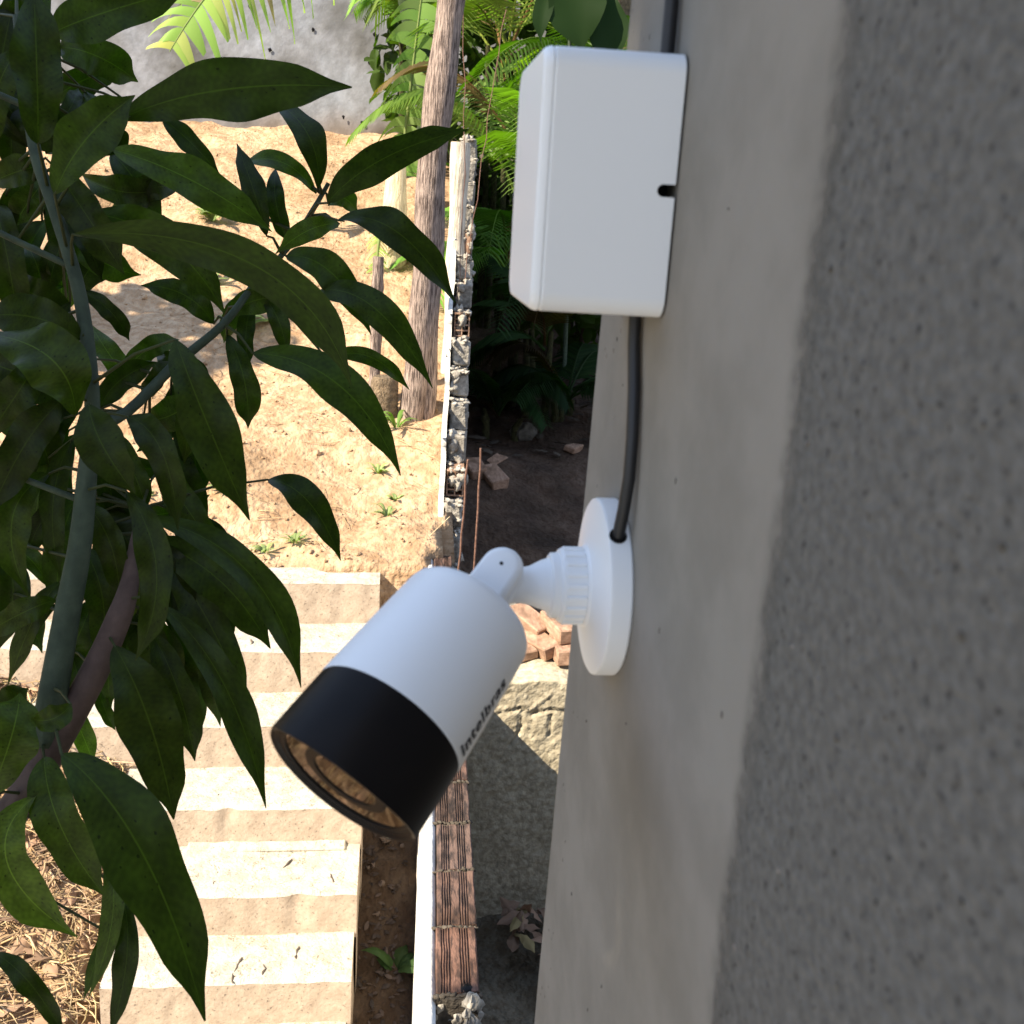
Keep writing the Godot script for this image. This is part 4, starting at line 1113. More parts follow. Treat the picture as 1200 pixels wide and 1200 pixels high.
func lettering(cam: Node3D, A: Vector3, a: Vector3, n: Vector3, s: Vector3) -> void:
	var f := SystemFont.new()
	f.font_names = PackedStringArray(["Droid Sans"])
	f.font_weight = 700
	var t := TextMesh.new()
	t.text = "intelbras"
	var bold := FontVariation.new()
	bold.base_font = f
	bold.variation_embolden = 0.7
	t.font = bold
	t.font_size = 64
	t.pixel_size = 0.0001
	t.depth = 0.0
	t.curve_step = 0.5
	var arr := t.get_mesh_arrays()
	var vs: PackedVector3Array = arr[Mesh.ARRAY_VERTEX]
	var ix: PackedInt32Array = arr[Mesh.ARRAY_INDEX]
	var lo := Vector3(1e9, 1e9, 1e9)
	var hi := -lo
	for q in vs:
		lo = lo.min(q)
		hi = hi.max(q)
	var k := 0.0335 / (hi.x - lo.x)
	var mb := MB.new()
	var place := func(q: Vector3) -> Vector3:
		var x: float = 0.0298 + (q.x - lo.x) * k
		var up: float = (q.y - lo.y) * k
		var r: float = lerpf(0.0313, 0.0278, (x - 0.0283) / 0.0518) + 0.00025
		var ang: float = deg_to_rad(67.0) - up / 0.029
		return A + a * x + (n * cos(ang) + s * sin(ang)) * r
	for i in ix.size() / 3:
		var tri := [vs[ix[i * 3]], vs[ix[i * 3 + 1]], vs[ix[i * 3 + 2]]]
		var work := [tri]
		for depth in 3:
			var next := []
			for w in work:
				var ab: Vector3 = (w[0] + w[1]) / 2
				var bc: Vector3 = (w[1] + w[2]) / 2
				var ca: Vector3 = (w[2] + w[0]) / 2
				next.append_array([[w[0], ab, ca], [ab, w[1], bc], [ca, bc, w[2]], [ab, bc, ca]])
			work = next
		for w in work:
			mb.tri(mb.vert(place.call(w[0])), mb.vert(place.call(w[1])), mb.vert(place.call(w[2])))
	obj("lettering", mb, M.print_ink, cam, 30.0, n + s)


# ---------------------------------------------------------------- stairs and walls

func make_stairs() -> void:
	var st := thing("concrete_staircase", "pale concrete garden staircase climbing the bank in full sun", "staircase", v(-0.6, -2.9, -3.1))
	# [front z, top y, foot y, back z, left x, right x]
	var steps := [
		[-4.600, -1.702, -1.910, -4.80, -3.2, -0.046],
		[-4.277, -1.910, -2.114, -4.62, -3.2, -0.075],
		[-3.965, -2.114, -2.307, -4.30, -3.2, -0.085],
		[-3.646, -2.307, -2.474, -3.98, -1.06, -0.088],
		[-3.329, -2.474, -2.642, -3.66, -1.00, -0.093],
		[-3.070, -2.642, -2.818, -3.34, -0.965, -0.101],
		[-2.790, -2.818, -3.000, -3.09, -0.95, -0.118],
	]
	for q in steps:
		var step := Node3D.new()
		step.name = named("step", st)
		st.add_child(step, true)
		var wob := func(x: float, k: float) -> float: return bumpy.get_noise_2d(x * 14.0, q[0] * 40.0 + k) * 0.003 + bumpy.get_noise_2d(x * 90.0, q[0] * 40.0 + k) * 0.0035
		var chip := func(x: float) -> float: return maxf(0.0, bumpy.get_noise_2d(x * 50.0, q[0] * 77.0) - 0.5) * 0.04
		var nx := int((q[5] - q[4]) / 0.02)
		var slant := 0.012
		var f := MB.new()
		f.grid(nx, 6, func(u, w):
			var x: float = lerpf(q[4], q[5], u)
			var y: float = lerpf(q[2] - 0.02, q[1] - 0.010, w)
			return v(x, y + wob.call(x, 9.0) * w, q[0] + wob.call(x, 0.0) - chip.call(x) * w + (1.0 - w) * 0.008 + bumpy.get_noise_2d(x * 160.0, y * 160.0) * 0.0025))
		obj("riser", f, M.riser_cement, step, -1.0, Vector3(0, 0, 1))
		var t := MB.new()
		t.grid(nx, 8, func(u, w):
			var x: float = lerpf(q[4], q[5], u)
			if w == 0.0:
				return v(x, q[1] - 0.010 + wob.call(x, 9.0), q[0] + wob.call(x, 0.0) - chip.call(x))
			var z: float = lerpf(q[0] - 0.012 + wob.call(x, 0.0) - chip.call(x) * 1.2, q[3], (w - 0.125) / 0.875)
			return v(x, q[1] + bumpy.get_noise_2d(x * 25.0, z * 25.0) * 0.006 + wob.call(x, 9.0) * (1.0 - w), z))
		obj("tread", t, M.tread_cement, step, -1.0, Vector3.UP)
		for side in [4, 5]:
			var e := MB.new()
			var x: float = q[side]
			e.grid(4, 4, func(u, w):
				return v(x + (bumpy.get_noise_2d(u * 60.0, w * 60.0 + q[0] * 50.0) * 0.008 if u > 0.0 and w < 1.0 else 0.0), lerpf(q[2] - 0.5, q[1] - 0.002 + wob.call(x, 9.0) * (1.0 - u), w), lerpf(q[0] + wob.call(x, 0.0), q[3], u)))
			obj("side_face", e, M.riser_cement, step, 60.0, Vector3(1 if side == 5 else -1, 0, 0))
	# dark cracks and chips, filled with dirt
	for q in [[-0.62, -2.474, -3.42], [-0.63, -2.474, -3.52], [-0.66, -2.307, -3.75], [-0.60, -2.307, -3.82], [-0.52, -2.642, -3.12], [-0.50, -2.642, -3.2], [-0.35, -2.474, -3.56], [-0.3, -2.642, -3.25], [-0.42, -2.642, -3.16], [-0.7, -2.642, -3.24], [-0.55, -2.307, -3.72], [-0.24, -2.307, -3.8], [-0.2, -2.474, -3.45], [-0.48, -2.818, -2.95], [-0.62, -1.91, -4.4], [-0.66, -2.114, -4.1]]:
		var crack := MB.new()
		crack.tint = Color(0.35, 0.3, 0.26)
		var pts := []
		var rad := []
		var p := v(q[0], q[1] + 0.001, q[2])
		for i in 6:
			pts.append(p)
			rad.append(rng.randf_range(0.0008, 0.006) if i > 0 and i < 5 else 0.0006)
			p += Vector3(rng.randf_range(-0.010, 0.007), -0.0006, rng.randf_range(0.006, 0.022))
		crack.tube(pts, rad, 5)
		obj("crack", crack, M.stone, st, -1.0)
	var fillet := MB.new()
	fillet.box(Vector3(0.62, 0.016, 0.05), Transform3D(Basis.from_euler(Vector3(0.25, 0, 0)), v(-0.46, -2.468, -3.625)), 0.005, 0.004, rng)
	obj("mortar_fillet", fillet, M.tread_cement, st)
	# the bank wall goes on, set back, to the right of the top step
	var b := MB.new()
	b.grid(26, 12, func(u, w):
		var x: float = lerpf(-0.06, 0.26, u)
		if w > 0.9:
			return v(x, -1.728 + bumpy.get_noise_1d(x * 90.0) * 0.012, -5.0)
		var y: float = lerpf(-2.9, -1.73 + bumpy.get_noise_1d(x * 90.0) * 0.012, w / 0.84)
		return v(x, y, -4.80 + bumpy.get_noise_2d(x * 30.0, y * 30.0) * 0.012))
	tag(obj("bank_wall", b, M.riser_cement, self, 50.0, Vector3(0, 0, 1)), "short tan bank wall set back beside the top step", "wall")


func hollow_brick(mb: MB, at: Vector3, size: Vector3, along: Vector3) -> void:
	# fired hollow brick with 2 x 4 cells that run along its length (z); size is width, height, length
	var b := Basis(Vector3.UP.cross(along).normalized(), Vector3.UP, along)
	var t := 0.007
	for i in 3:
		mb.box(Vector3(t, size.y, size.z), Transform3D(b, at + b.x * (i - 1) * (size.x - t) / 2))
	for i in 5:
		for k in 2:
			mb.box(Vector3((size.x - 3 * t) / 2 - 0.0004, t, size.z - 0.001), Transform3D(b, at + b.x * (k - 0.5) * (size.x - t) / 2 + b.y * (i - 2) * (size.y - t) / 4))
	mb.box(Vector3(size.x - 0.004, size.y - 0.004, 0.01), Transform3D(b, at - b.z * (size.z / 2 - 0.03)))


func make_low_wall() -> void:
	# the boundary wall near the house: one course of grooved hollow bricks shows on top
	var w := thing("low_brick_wall", "low garden wall topped with grooved red hollow bricks, left side plastered white", "wall", v(0.15, -2.95, -2.4))
	var z := -1.70
	var k := 0
	while z > -4.9:
		var len := 0.19 + rng.randf_range(-0.006, 0.006)
		var top := -1.50 if z > -3.0 else -1.66
		var c := Vector3(wall_x(z - len / 2), 0, z - len / 2)
		var br := MB.new()
		var gz := [0.0, 1.0]
		var prof := []
		var wd := 0.088
		prof.append(Vector2(-wd / 2, -0.13))
		prof.append(Vector2(-wd / 2, -0.003))
		prof.append(Vector2(-wd / 2 + 0.003, 0.0))
		for g in [0.15, 0.215, 0.28, 0.345, 0.60, 0.665, 0.73, 0.795]:
			var gx: float = -wd / 2 + wd * g
			for o in [[-0.0022, 0.0], [-0.0012, -0.0035], [0.0012, -0.0035], [0.0022, 0.0]]:
				prof.append(Vector2(gx + o[0], o[1]))
		prof.append(Vector2(wd / 2 - 0.003, 0.0))
		prof.append(Vector2(wd / 2, -0.003))
		prof.append(Vector2(wd / 2, -0.13))
		var ids := []
		var j0 := rng.randf_range(-0.003, 0.003)
		var j1 := rng.randf_range(-0.004, 0.004)
		for e in 6:
			var row := []
			for q in prof:
				var zz := z - len * e / 5.0
				row.append(br.vert(v(wall_x(zz) + q.x + j0 + bumpy.get_noise_2d(zz * 200.0, q.x * 300.0) * 0.0012, top + q.y + j1 + bumpy.get_noise_2d(q.x * 500.0, zz * 120.0) * 0.0022, zz)))
			ids.append(row)
		for e in 5:
			for i in prof.size() - 1:
				br.quad(ids[e][i], ids[e + 1][i], ids[e + 1][i + 1], ids[e][i + 1])
		for e in [0, 5]:
			var m := br.vert(v(wall_x(z) + j0, top - 0.06, z - len * e / 5.0))
			for i in prof.size() - 1:
				if e == 0:
					br.tri(m, ids[e][i], ids[e][i + 1])
				else:
					br.tri(m, ids[e][i + 1], ids[e][i])
		var g := rng.randf_range(0.62, 0.85)
		var red := rng.randf_range(0.25, 0.85)
		for i in br.c.size():
			br.c[i] = Color(g * lerpf(0.75, 1.1, red), g * lerpf(0.9, 0.88, red), g * lerpf(1.0, 0.8, red))
		obj("brick", br, M.old_brick, w, 25.0, Vector3.UP)
		# mortar squeezed out of the joint
		var mo := MB.new()
		for i in 9:
			mo.blob(v(wall_x(z) + lerpf(-0.044, 0.044, i / 8.0), top - 0.006 + rng.randf_range(-0.004, 0.003), z + 0.004 + rng.randf_range(-0.004, 0.004)), Vector3(0.016, 0.010, rng.randf_range(0.008, 0.014)), bumpy, 0.5, 4, 6)
		mo.box(Vector3(0.084, 0.12, 0.010), Transform3D(Basis(), v(wall_x(z), top - 0.068, z + 0.005)))
		for i in mo.c.size():
			mo.c[i] = Color(0.24, 0.22, 0.2)
		obj("mortar_joint", mo, M.mortar, w, -1.0)
		z -= len + 0.011
		k += 1
	# broken near end: crumbled mortar round a dark hole
	var ru := MB.new()
	for i in 26:
		ru.blob(v(wall_x(-1.68) + rng.randf_range(-0.045, 0.045), -1.52 + rng.randf_range(-0.06, 0.015), -1.665 + rng.randf_range(-0.05, 0.02)), Vector3.ONE * rng.randf_range(0.012, 0.04), bumpy, 0.6, 4, 7)
	obj("broken_mortar", ru, M.mortar, w, -1.0).set_meta("kind", "stuff")
	var ho := MB.new()
	ho.blob(v(wall_x(-1.7) + 0.018, -1.503, -1.712), Vector3(0.026, 0.012, 0.03), bumpy, 0.3, 5, 8)
	obj("brick_hole", ho, M.black_plastic, w, -1.0)
	var body := MB.new()
	body.grid(60, 2, func(u, t):
		var zz: float = lerpf(-1.64, -5.0, u)
		return v(wall_x(zz) + lerpf(-0.043, 0.043, t), (-1.63 if zz > -2.97 else -1.79), zz))
	body.grid(60, 6, func(u, t):
		var zz: float = lerpf(-1.64, -5.0, u)
		return v(wall_x(zz) + 0.043 + bumpy.get_noise_2d(zz * 40.0, t * 30.0) * 0.004, lerpf(-3.0, (-1.63 if zz > -2.97 else -1.79), t), zz))
	obj("wall_core", body, M.mortar, w, 30.0, Vector3(1, 1, 0))
	var pl := MB.new()   # the white coat on the yard side, with its rounded top edge
	pl.grid(90, 8, func(u, t):
		var zz: float = lerpf(-1.62, -4.98, u)
		var top: float = (-1.50 if zz > -3.0 else -1.66) - 0.004 + bumpy.get_noise_1d(zz * 60.0) * 0.006
		var inner: float = wall_x(zz) - 0.044
		var outer: float = inner - 0.030 - bumpy.get_noise_1d(zz * 30.0 + 40.0) * 0.004
		if t < 0.05: return v(inner, top - 0.012, zz)
		if t < 0.2: return v(inner - 0.006, top - 0.004, zz)
		if t < 0.3: return v(inner - 0.012, top, zz)
		if t < 0.4: return v(outer + 0.006, top - 0.001, zz)
		if t < 0.55: return v(outer, top - 0.008, zz)
		return v(outer - 0.01 * (t - 0.5), lerpf(top - 0.01, -3.0, (t - 0.55) / 0.45), zz))
	obj("plaster_coat", pl, M.pale_plaster, w, -1.0, Vector3(-1, 1, 0))


func make_high_wall() -> void:
	# the same wall higher up the slope; its near end is racked back course by course
	var w := thing("broken_brick_wall", "higher boundary wall with ragged broken end of hollow bricks and sunlit white plaster", "wall", v(0.32, -2.2, -5.2))
	var course := 0.1515
	var y := -1.93
	var z := -5.0
	var i := 0
	var ends := []
	while y < 0.42:
		var len := 0.19
		var c := v(wall_x(z - len / 2), y + course / 2, z - len / 2)
		var along := Vector3(-0.06 if z < -5.0 else -0.033, 0, 1).normalized()
		along = Vector3(-along.x * -1.0, 0, along.z)
		var br := MB.new()
		if i in [3, 8]:
			hollow_brick(br, c, Vector3(0.092, 0.138, len), along)
		else:
			br.box(Vector3(0.092, 0.138, len), Transform3D(Basis(Vector3.UP.cross(along), Vector3.UP, along), c), 0.010, 0.013, rng)
		var g := rng.randf_range(0.65, 1.1)
		for k in br.c.size():
			br.c[k] = Color(g, g, g)
		obj("brick", br, M.red_brick if i in [3, 8, 11] else M.mortar, w, 20.0)
		var mo := MB.new()
		for k in 9:
			mo.blob(v(wall_x(z) + rng.randf_range(-0.04, 0.04), y + course * rng.randf_range(0.1, 1.0), z + 0.004 - 0.10 * rng.randf()), Vector3(rng.randf_range(0.03, 0.06), rng.randf_range(0.03, 0.09), rng.randf_range(0.02, 0.05)), bumpy, 0.5, 5, 8)
		for k in 14:
			var f := rng.randf()
			mo.blob(v(wall_x(z) + rng.randf_range(-0.048, 0.048), y + course * rng.randf_range(0.9, 1.08), z - 0.2 * f + 0.01), Vector3(rng.randf_range(0.015, 0.04), rng.randf_range(0.010, 0.025), rng.randf_range(0.02, 0.05)), bumpy, 0.5, 4, 7)
		obj("mortar_lump", mo, M.mortar, w, -1.0).set_meta("kind", "stuff")
		ends.append([y, z])
		y += course
		z -= 0.11 if i < 3 else 0.165 + rng.randf_range(-0.05, 0.05)
		i += 1
	# the wall behind the racked end
	var body := MB.new()
	for e in ends:
		var z0: float = e[1] - 0.2
		for q in 4:
			var za := lerpf(z0, -12.2, q / 4.0)
			var zb := lerpf(z0, -12.2, (q + 1) / 4.0)
			var a := Vector3(wall_x(za), 0, za)
			var b := Vector3(wall_x(zb), 0, zb)
			var dir := (b - a).normalized()
			body.box(Vector3(0.09, course - 0.002, (b - a).length()), Transform3D(Basis(Vector3.UP.cross(-dir), Vector3.UP, -dir), (a + b) / 2 + Vector3(0, H + e[0] + course / 2, 0)))
	obj("wall_core", body, M.mortar, w, 20.0)
	var pl := MB.new()
	pl.grid(120, 40, func(u, t):
		var yy: float = lerpf(-1.95, 0.44, t)
		var idx := clampi(int((yy + 1.93) / course), 0, ends.size() - 1)
		var zs: float = ends[idx][1] + 0.03 - 0.05 * bumpy.get_noise_1d(yy * 90.0)
		var zz: float = lerpf(zs, -12.2, u * u)
		return v(wall_x(zz) - 0.050 - 0.034 * (1.0 if u > 0.0 else 0.2) - bumpy.get_noise_2d(zz * 20.0, yy * 20.0) * 0.006, yy, zz))
	obj("plaster_coat", pl, M.pale_plaster, w, -1.0, Vector3(-1, 0, 0.3))
	var foot := MB.new()
	foot.box(Vector3(0.42, 0.5, 0.2), Transform3D(Basis(), v(0.42, -2.0, -4.78)), 0.01, 0.01, rng)
	tag(obj("footing", foot, M.mortar, self), "rough concrete footing under the two iron bars", "footing")
	for q in [[0.401, -1.606, 0.401, -1.035, "rusty iron bar standing farther from the broken wall, over dark ground"], [0.318, -1.61, 0.345, -1.09, "rusty iron bar standing against the broken end of the brick wall"]]:
		var rb := MB.new()
		var pts := []
		var rad := []
		for k in 9:
			pts.append(v(lerpf(q[0], q[2], k / 8.0) + bumpy.get_noise_1d(k * 30.0 + q[0] * 999.0) * 0.006, lerpf(q[1] - 0.2, q[3], k / 8.0), -4.6))
			rad.append(0.0052)
		rb.tube(pts, rad, 8)
		tag(obj("iron_bar", rb, M.rusty_iron, self, 40.0), q[4], "iron bar", "rusty iron bars at the wall")
	var twigs := [[v(0.12, -1.76, -4.95), v(0.125, -1.55, -4.95), "thin upright dry stick at the left by the top step"], [v(0.175, -1.76, -4.95), v(0.18, -1.53, -4.95), "thin upright dry stick nearer the broken wall"], [v(0.02, -1.74, -4.9), v(0.30, -1.5, -5.05), "dry stick leaning up against the plastered wall"]]
	for q in twigs:
		var tw := MB.new()
		tw.tube([q[0] - Vector3(0, 0.05, 0), q[0].lerp(q[1], 0.5) + Vector3(0.004, 0, 0), q[1]], [0.004, 0.0035, 0.002], 6)
		tag(obj("dry_stick", tw, M.straw, self, -1.0), q[2], "stick", "dry sticks by the broken wall")


func make_retaining_wall() -> void:
	var r := thing("retaining_wall", "cracked rough plastered retaining wall across the passage, half in sun", "wall", v(0.8, -2.9, -3.6))
	var cracks := [[Vector2(0.42, -1.815), Vector2(0.50, -1.800), Vector2(0.56, -1.82), Vector2(0.62, -1.80), Vector2(0.70, -1.815)], [Vector2(0.505, -1.83), Vector2(0.515, -1.87), Vector2(0.500, -1.91), Vector2(0.47, -1.96)], [Vector2(0.625, -1.82), Vector2(0.622, -1.87), Vector2(0.632, -1.93)], [Vector2(0.54, -1.83), Vector2(0.57, -1.805)]]
	var f := MB.new()
	f.grid(110, 130, func(u, w):
		var x: float = lerpf(0.24, 1.3, u)
		if w > 0.97:
			return v(x, -1.668 + bumpy.get_noise_2d(x * 40.0, 3.0) * 0.012 + bumpy.get_noise_2d(x * 140.0, 9.0) * 0.006, -3.80)
		var top := -1.676 + bumpy.get_noise_2d(x * 40.0, 3.0) * 0.012 + bumpy.get_noise_2d(x * 140.0, 9.0) * 0.006
		var y: float = lerpf(-2.95, top, minf(w / 0.94, 1.0))
		var d := bumpy.get_noise_2d(x * 60.0, y * 60.0) * 0.003 + bumpy.get_noise_2d(x * 190.0, y * 190.0) * 0.0025 + bumpy.get_noise_2d(x * 500.0, y * 500.0) * 0.003
		var q := Vector2(x, y)
		for c in cracks:
			for k in c.size() - 1:
				var near := Geometry2D.get_closest_point_to_segment(q, c[k], c[k + 1])
				d -= 0.011 * clampf(1.0 - near.distance_to(q) / (0.008 + 0.004 * bumpy.get_noise_2d(x * 300.0, y * 300.0)), 0.0, 1.0)
		return v(x, y, -3.5 + d - (0.02 if w > 0.94 else 0.0)))
	obj("rough_face", f, M.rough_plaster, r, -1.0, Vector3(0, 0, 1))
	var b := MB.new()
	b.box(Vector3(1.05, 1.20, 0.24), Transform3D(Basis(), v(0.775, -2.30, -3.65)), 0.01)
	obj("core", b, M.rough_plaster, r)
	# loose solid bricks on top
	var bricks := [
		[v(0.690, -1.632, -3.70), Vector3(0.092, 0.062, 0.20), Vector3(0, 0.05, 0), "sunlit solid brick lying lowest at right on the retaining wall"],
		[v(0.672, -1.566, -3.76), Vector3(0.075, 0.062, 0.21), Vector3(0.05, 0.28, 0), "solid brick stacked on top of the sunlit brick by the house corner"],
		[v(0.600, -1.632, -3.74), Vector3(0.085, 0.055, 0.19), Vector3(0, 0.5, 0.25), "tilted brick wedged left of the sunlit brick"],
		[v(0.535, -1.648, -3.69), Vector3(0.085, 0.035, 0.08), Vector3(0, 0.4, 0.1), "small broken piece of brick at the wall's front edge"],
		[v(0.575, -1.585, -3.86), Vector3(0.09, 0.06, 0.20), Vector3(0.2, 0.6, 0.1), "brick in shade behind the tilted brick"],
		[v(0.775, -1.575, -3.76), Vector3(0.09, 0.06, 0.20), Vector3(0, 0.1, 0), "brick half hidden behind the house corner"],
	]
	for q in bricks:
		var br := MB.new()
		br.box(q[1], Transform3D(Basis.from_euler(q[2]), q[0]), 0.005, 0.004, rng)
		tag(obj("loose_brick", br, M.red_brick, self, 20.0), q[3], "brick", "loose bricks on the retaining wall")


func make_passage() -> void:
	var q0 := [
		[Vector2(0.575, -6.95), Vector3(0.13, 0.10, 0.2), Vector3(0.2, 0.3, 0.1), "brown broken block lying against the wall in the dark passage"],
		[Vector2(0.70, -6.86), Vector3(0.11, 0.08, 0.24), Vector3(0.3, 0.4, 0.2), "reddish brick lying askew on the dark passage floor"],
		[Vector2(1.345, -7.40), Vector3(0.16, 0.05, 0.1), Vector3(0.1, 0.9, 0), "flat broken tile near the house wall in the dark passage"],
		[Vector2(0.74, -7.15), Vector3(0.16, 0.02, 0.09), Vector3(0.3, 0.9, 0.2), "thin board sticking out behind the reddish brick"],
	]
	for q in q0:
		var br := MB.new()
		br.box(q[1], Transform3D(Basis.from_euler(q[2]), v(q[0].x, gh(q[0].x, q[0].y) + q[1].y * 0.4, q[0].y)), 0.008, 0.012, rng)
		tag(obj("rubble_block", br, M.red_brick, self, 20.0), q[3], "rubble", "rubble in the dark passage")
	var stn := MB.new()
	stn.tint = Color(0.4, 0.4, 0.38)
	stn.blob(v(0.99, gh(0.99, -7.66) + 0.03, -7.66), Vector3(0.2, 0.15, 0.17), bumpy, 0.15, 10, 16)
	tag(obj("stone", stn, M.stone, self, 40.0), "grey rounded stone half sunk in the dark passage floor", "stone")
	var deb := []
	var tints := []
	for i in 170:
		var z := rng.randf_range(-9.5, -7.2) if rng.randf() < 0.75 else rng.randf_range(-5.6, -3.9)
		var x := wall_x(z) + 0.12 + rng.randf() * 1.3
		var s := rng.randf_range(0.04, 0.12)
		deb.append(Transform3D(Basis.from_euler(Vector3(rng.randf_range(-0.5, 0.5), rng.randf() * TAU, rng.randf_range(-0.5, 0.5))).scaled(Vector3(s * 1.5, s, s * 0.7)), v(x, gh(x, z) + 0.03, z)))
		var k := rng.randf_range(0.4, 1.1)
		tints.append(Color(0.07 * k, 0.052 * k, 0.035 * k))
	var lf := MB.new()
	blade(lf, Vector3(-0.5, 0, 0), Vector3(0, 0.12, 0), Vector3(0.5, 0.02, 0), Vector3(0, 0.1, 1), 0.42, 0.25, 0.3, 6)
	var dry := built(lf, -1.0, Vector3.UP)
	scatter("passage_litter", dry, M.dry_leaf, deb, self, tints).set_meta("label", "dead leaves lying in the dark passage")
	# fallen leaves in the corner of the lower passage, each one
	for i in 22:
		var one := MB.new()
		var c := v(0.56 + rng.randf_range(-0.09, 0.10), -2.66 + rng.randf_range(0.0, 0.06), -3.30 + rng.randf_range(-0.12, 0.12))
		var d := Vector3(rng.randf_range(-1, 1), rng.randf_range(-0.25, 0.35), rng.randf_range(-1, 1)).normalized() * rng.randf_range(0.045, 0.085)
		var k := rng.randf_range(0.7, 1.4)
		one.tint = Color(0.23 * k, 0.145 * k, 0.095 * k) if i % 4 else Color(0.20, 0.16, 0.07)
		blade(one, c - d, c + Vector3(0, 0.012, 0), c + d, d.cross(Vector3(rng.randf_range(-0.6, 0.6), 1, rng.randf_range(-0.6, 0.6))).normalized(), rng.randf_range(0.035, 0.055), 0.3, 0.4, 8, rng.randf() * 6.0)
		tag(obj("fallen_leaf", one, M.dry_leaf, self, -1.0, Vector3.UP), "dry brown leaf in the heap at the foot of the house wall", "leaf", "dry leaves heaped in the lower passage")
	# gutter between stairs and wall
	var rock := MB.new()
	rock.blob(v(0.045, -2.42, -3.70), Vector3(0.14, 0.09, 0.11), bumpy, 0.55, 9, 14)
	tag(obj("rock", rock, M.pale_plaster, self, 40.0), "pale lump of mortar in the gutter below the camera", "rock")
	var gp := []
	var gt := []
	for i in 420:
		var z := rng.randf_range(-4.5, -2.6)
		var x := rng.randf_range(-0.1, 0.1)
		var s := rng.randf_range(0.015, 0.05)
		gp.append(Transform3D(Basis.from_euler(Vector3(rng.randf_range(-0.6, 0.6), rng.randf() * TAU, rng.randf_range(-0.6, 0.6))).scaled(Vector3.ONE * s), v(x, gh(x, z) + 0.006, z)))
		var k := rng.randf_range(0.4, 1.3)
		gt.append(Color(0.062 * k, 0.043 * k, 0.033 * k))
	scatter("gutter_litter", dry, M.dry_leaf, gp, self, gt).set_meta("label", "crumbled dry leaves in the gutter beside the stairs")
	var rub := MB.new()
	for i in 26:
		var z := rng.randf_range(-4.3, -3.6)
		var x := rng.randf_range(-0.06, 0.10)
		rub.blob(v(x, gh(x, z) + 0.02, z), Vector3(rng.randf_range(0.012, 0.045), rng.randf_range(0.01, 0.03), rng.randf_range(0.012, 0.045)), bumpy, 0.6, 4, 7)
	for i in rub.c.size():
		rub.c[i] = Color(0.5, 0.42, 0.38)
	tag(obj("gutter_rubble", rub, M.stone, self, -1.0), "crumbled rubble in the gutter beside the stairs", "", "", "stuff")
	weed(Vector2(0.06, -3.42), 0.14, 7, "dark green weed growing in the gutter beside the brick wall", Color(0.05, 0.09, 0.03), 0.05)


func weed(at: Vector2, size: float, n: int, label: String, col: Color, width := 0.02) -> void:
	var o := thing("weed", label, "plant", v(at.x, gh(at.x, at.y) - 0.005, at.y))
	for i in n:
		var mb := MB.new()
		var a := rng.randf() * TAU
		var d := Vector3(cos(a), 0, sin(a))
		var l := size * rng.randf_range(0.6, 1.1)
		var up := rng.randf_range(0.5, 1.0)
		var k := rng.randf_range(0.7, 1.3)
		mb.tint = Color(col.r * k, col.g * k, col.b * k)
		var p0 := o.position + d * 0.008
		blade(mb, p0, p0 + d * l * 0.35 + Vector3(0, l * up * 0.6, 0), p0 + d * l * 0.9 + Vector3(0, l * up * 0.55, 0), d.cross(Vector3.UP), width * rng.randf_range(0.7, 1.2), 0.1, 0.25, 8, a)
		obj("leaf", mb, M.soft_leaf, o, -1.0, Vector3.UP)


func make_back_wall() -> void:
	var w := thing("rear_boundary_wall", "tall grey plastered boundary wall closing the top of the yard", "wall", v(-1.5, 0.7, -12.2))
	var f := MB.new()
	f.grid(150, 60, func(u, t):
		var x: float = lerpf(-7.0, 4.5, u)
		var y: float = lerpf(0.0, 3.6, t)
		return v(x, y, -12.05 + bumpy.get_noise_2d(x * 6.0, y * 6.0) * 0.02 + bumpy.get_noise_2d(x * 30.0, y * 30.0) * 0.006),
		func(q: Vector3):
			var k := clampf(1.0 - (q.y - H - 0.62 - bumpy.get_noise_1d(q.x * 14.0) * 0.16) / 0.32, 0.0, 1.0)
			return Color.WHITE.lerp(Color(0.85, 0.62, 0.42), k * 0.85))
	obj("plaster_face", f, M.grey_plaster, w, -1.0, Vector3(0, 0, 1))
	var b := MB.new()
	b.box(Vector3(11.5, 3.7, 0.2), Transform3D(Basis(), v(-1.25, 1.78, -12.2)), 0.02)
	obj("core", b, M.grey_plaster, w)
	for q in [[-1.47, 0.99], [-1.40, 1.55], [-0.62, 0.93], [-0.95, 1.78], [-0.35, 1.5], [-0.42, 0.88], [-0.30, 1.78], [-0.14, 0.78], [-1.6, 1.95]]:
		var ho := MB.new()
		ho.blob(v(q[0], q[1], -12.035), Vector3(0.032, 0.04, 0.008), bumpy, 0.4, 5, 9)
		obj("putlog_hole", ho, M.black_plastic, w, -1.0)


# ---------------------------------------------------------------- posts and plants up the slope

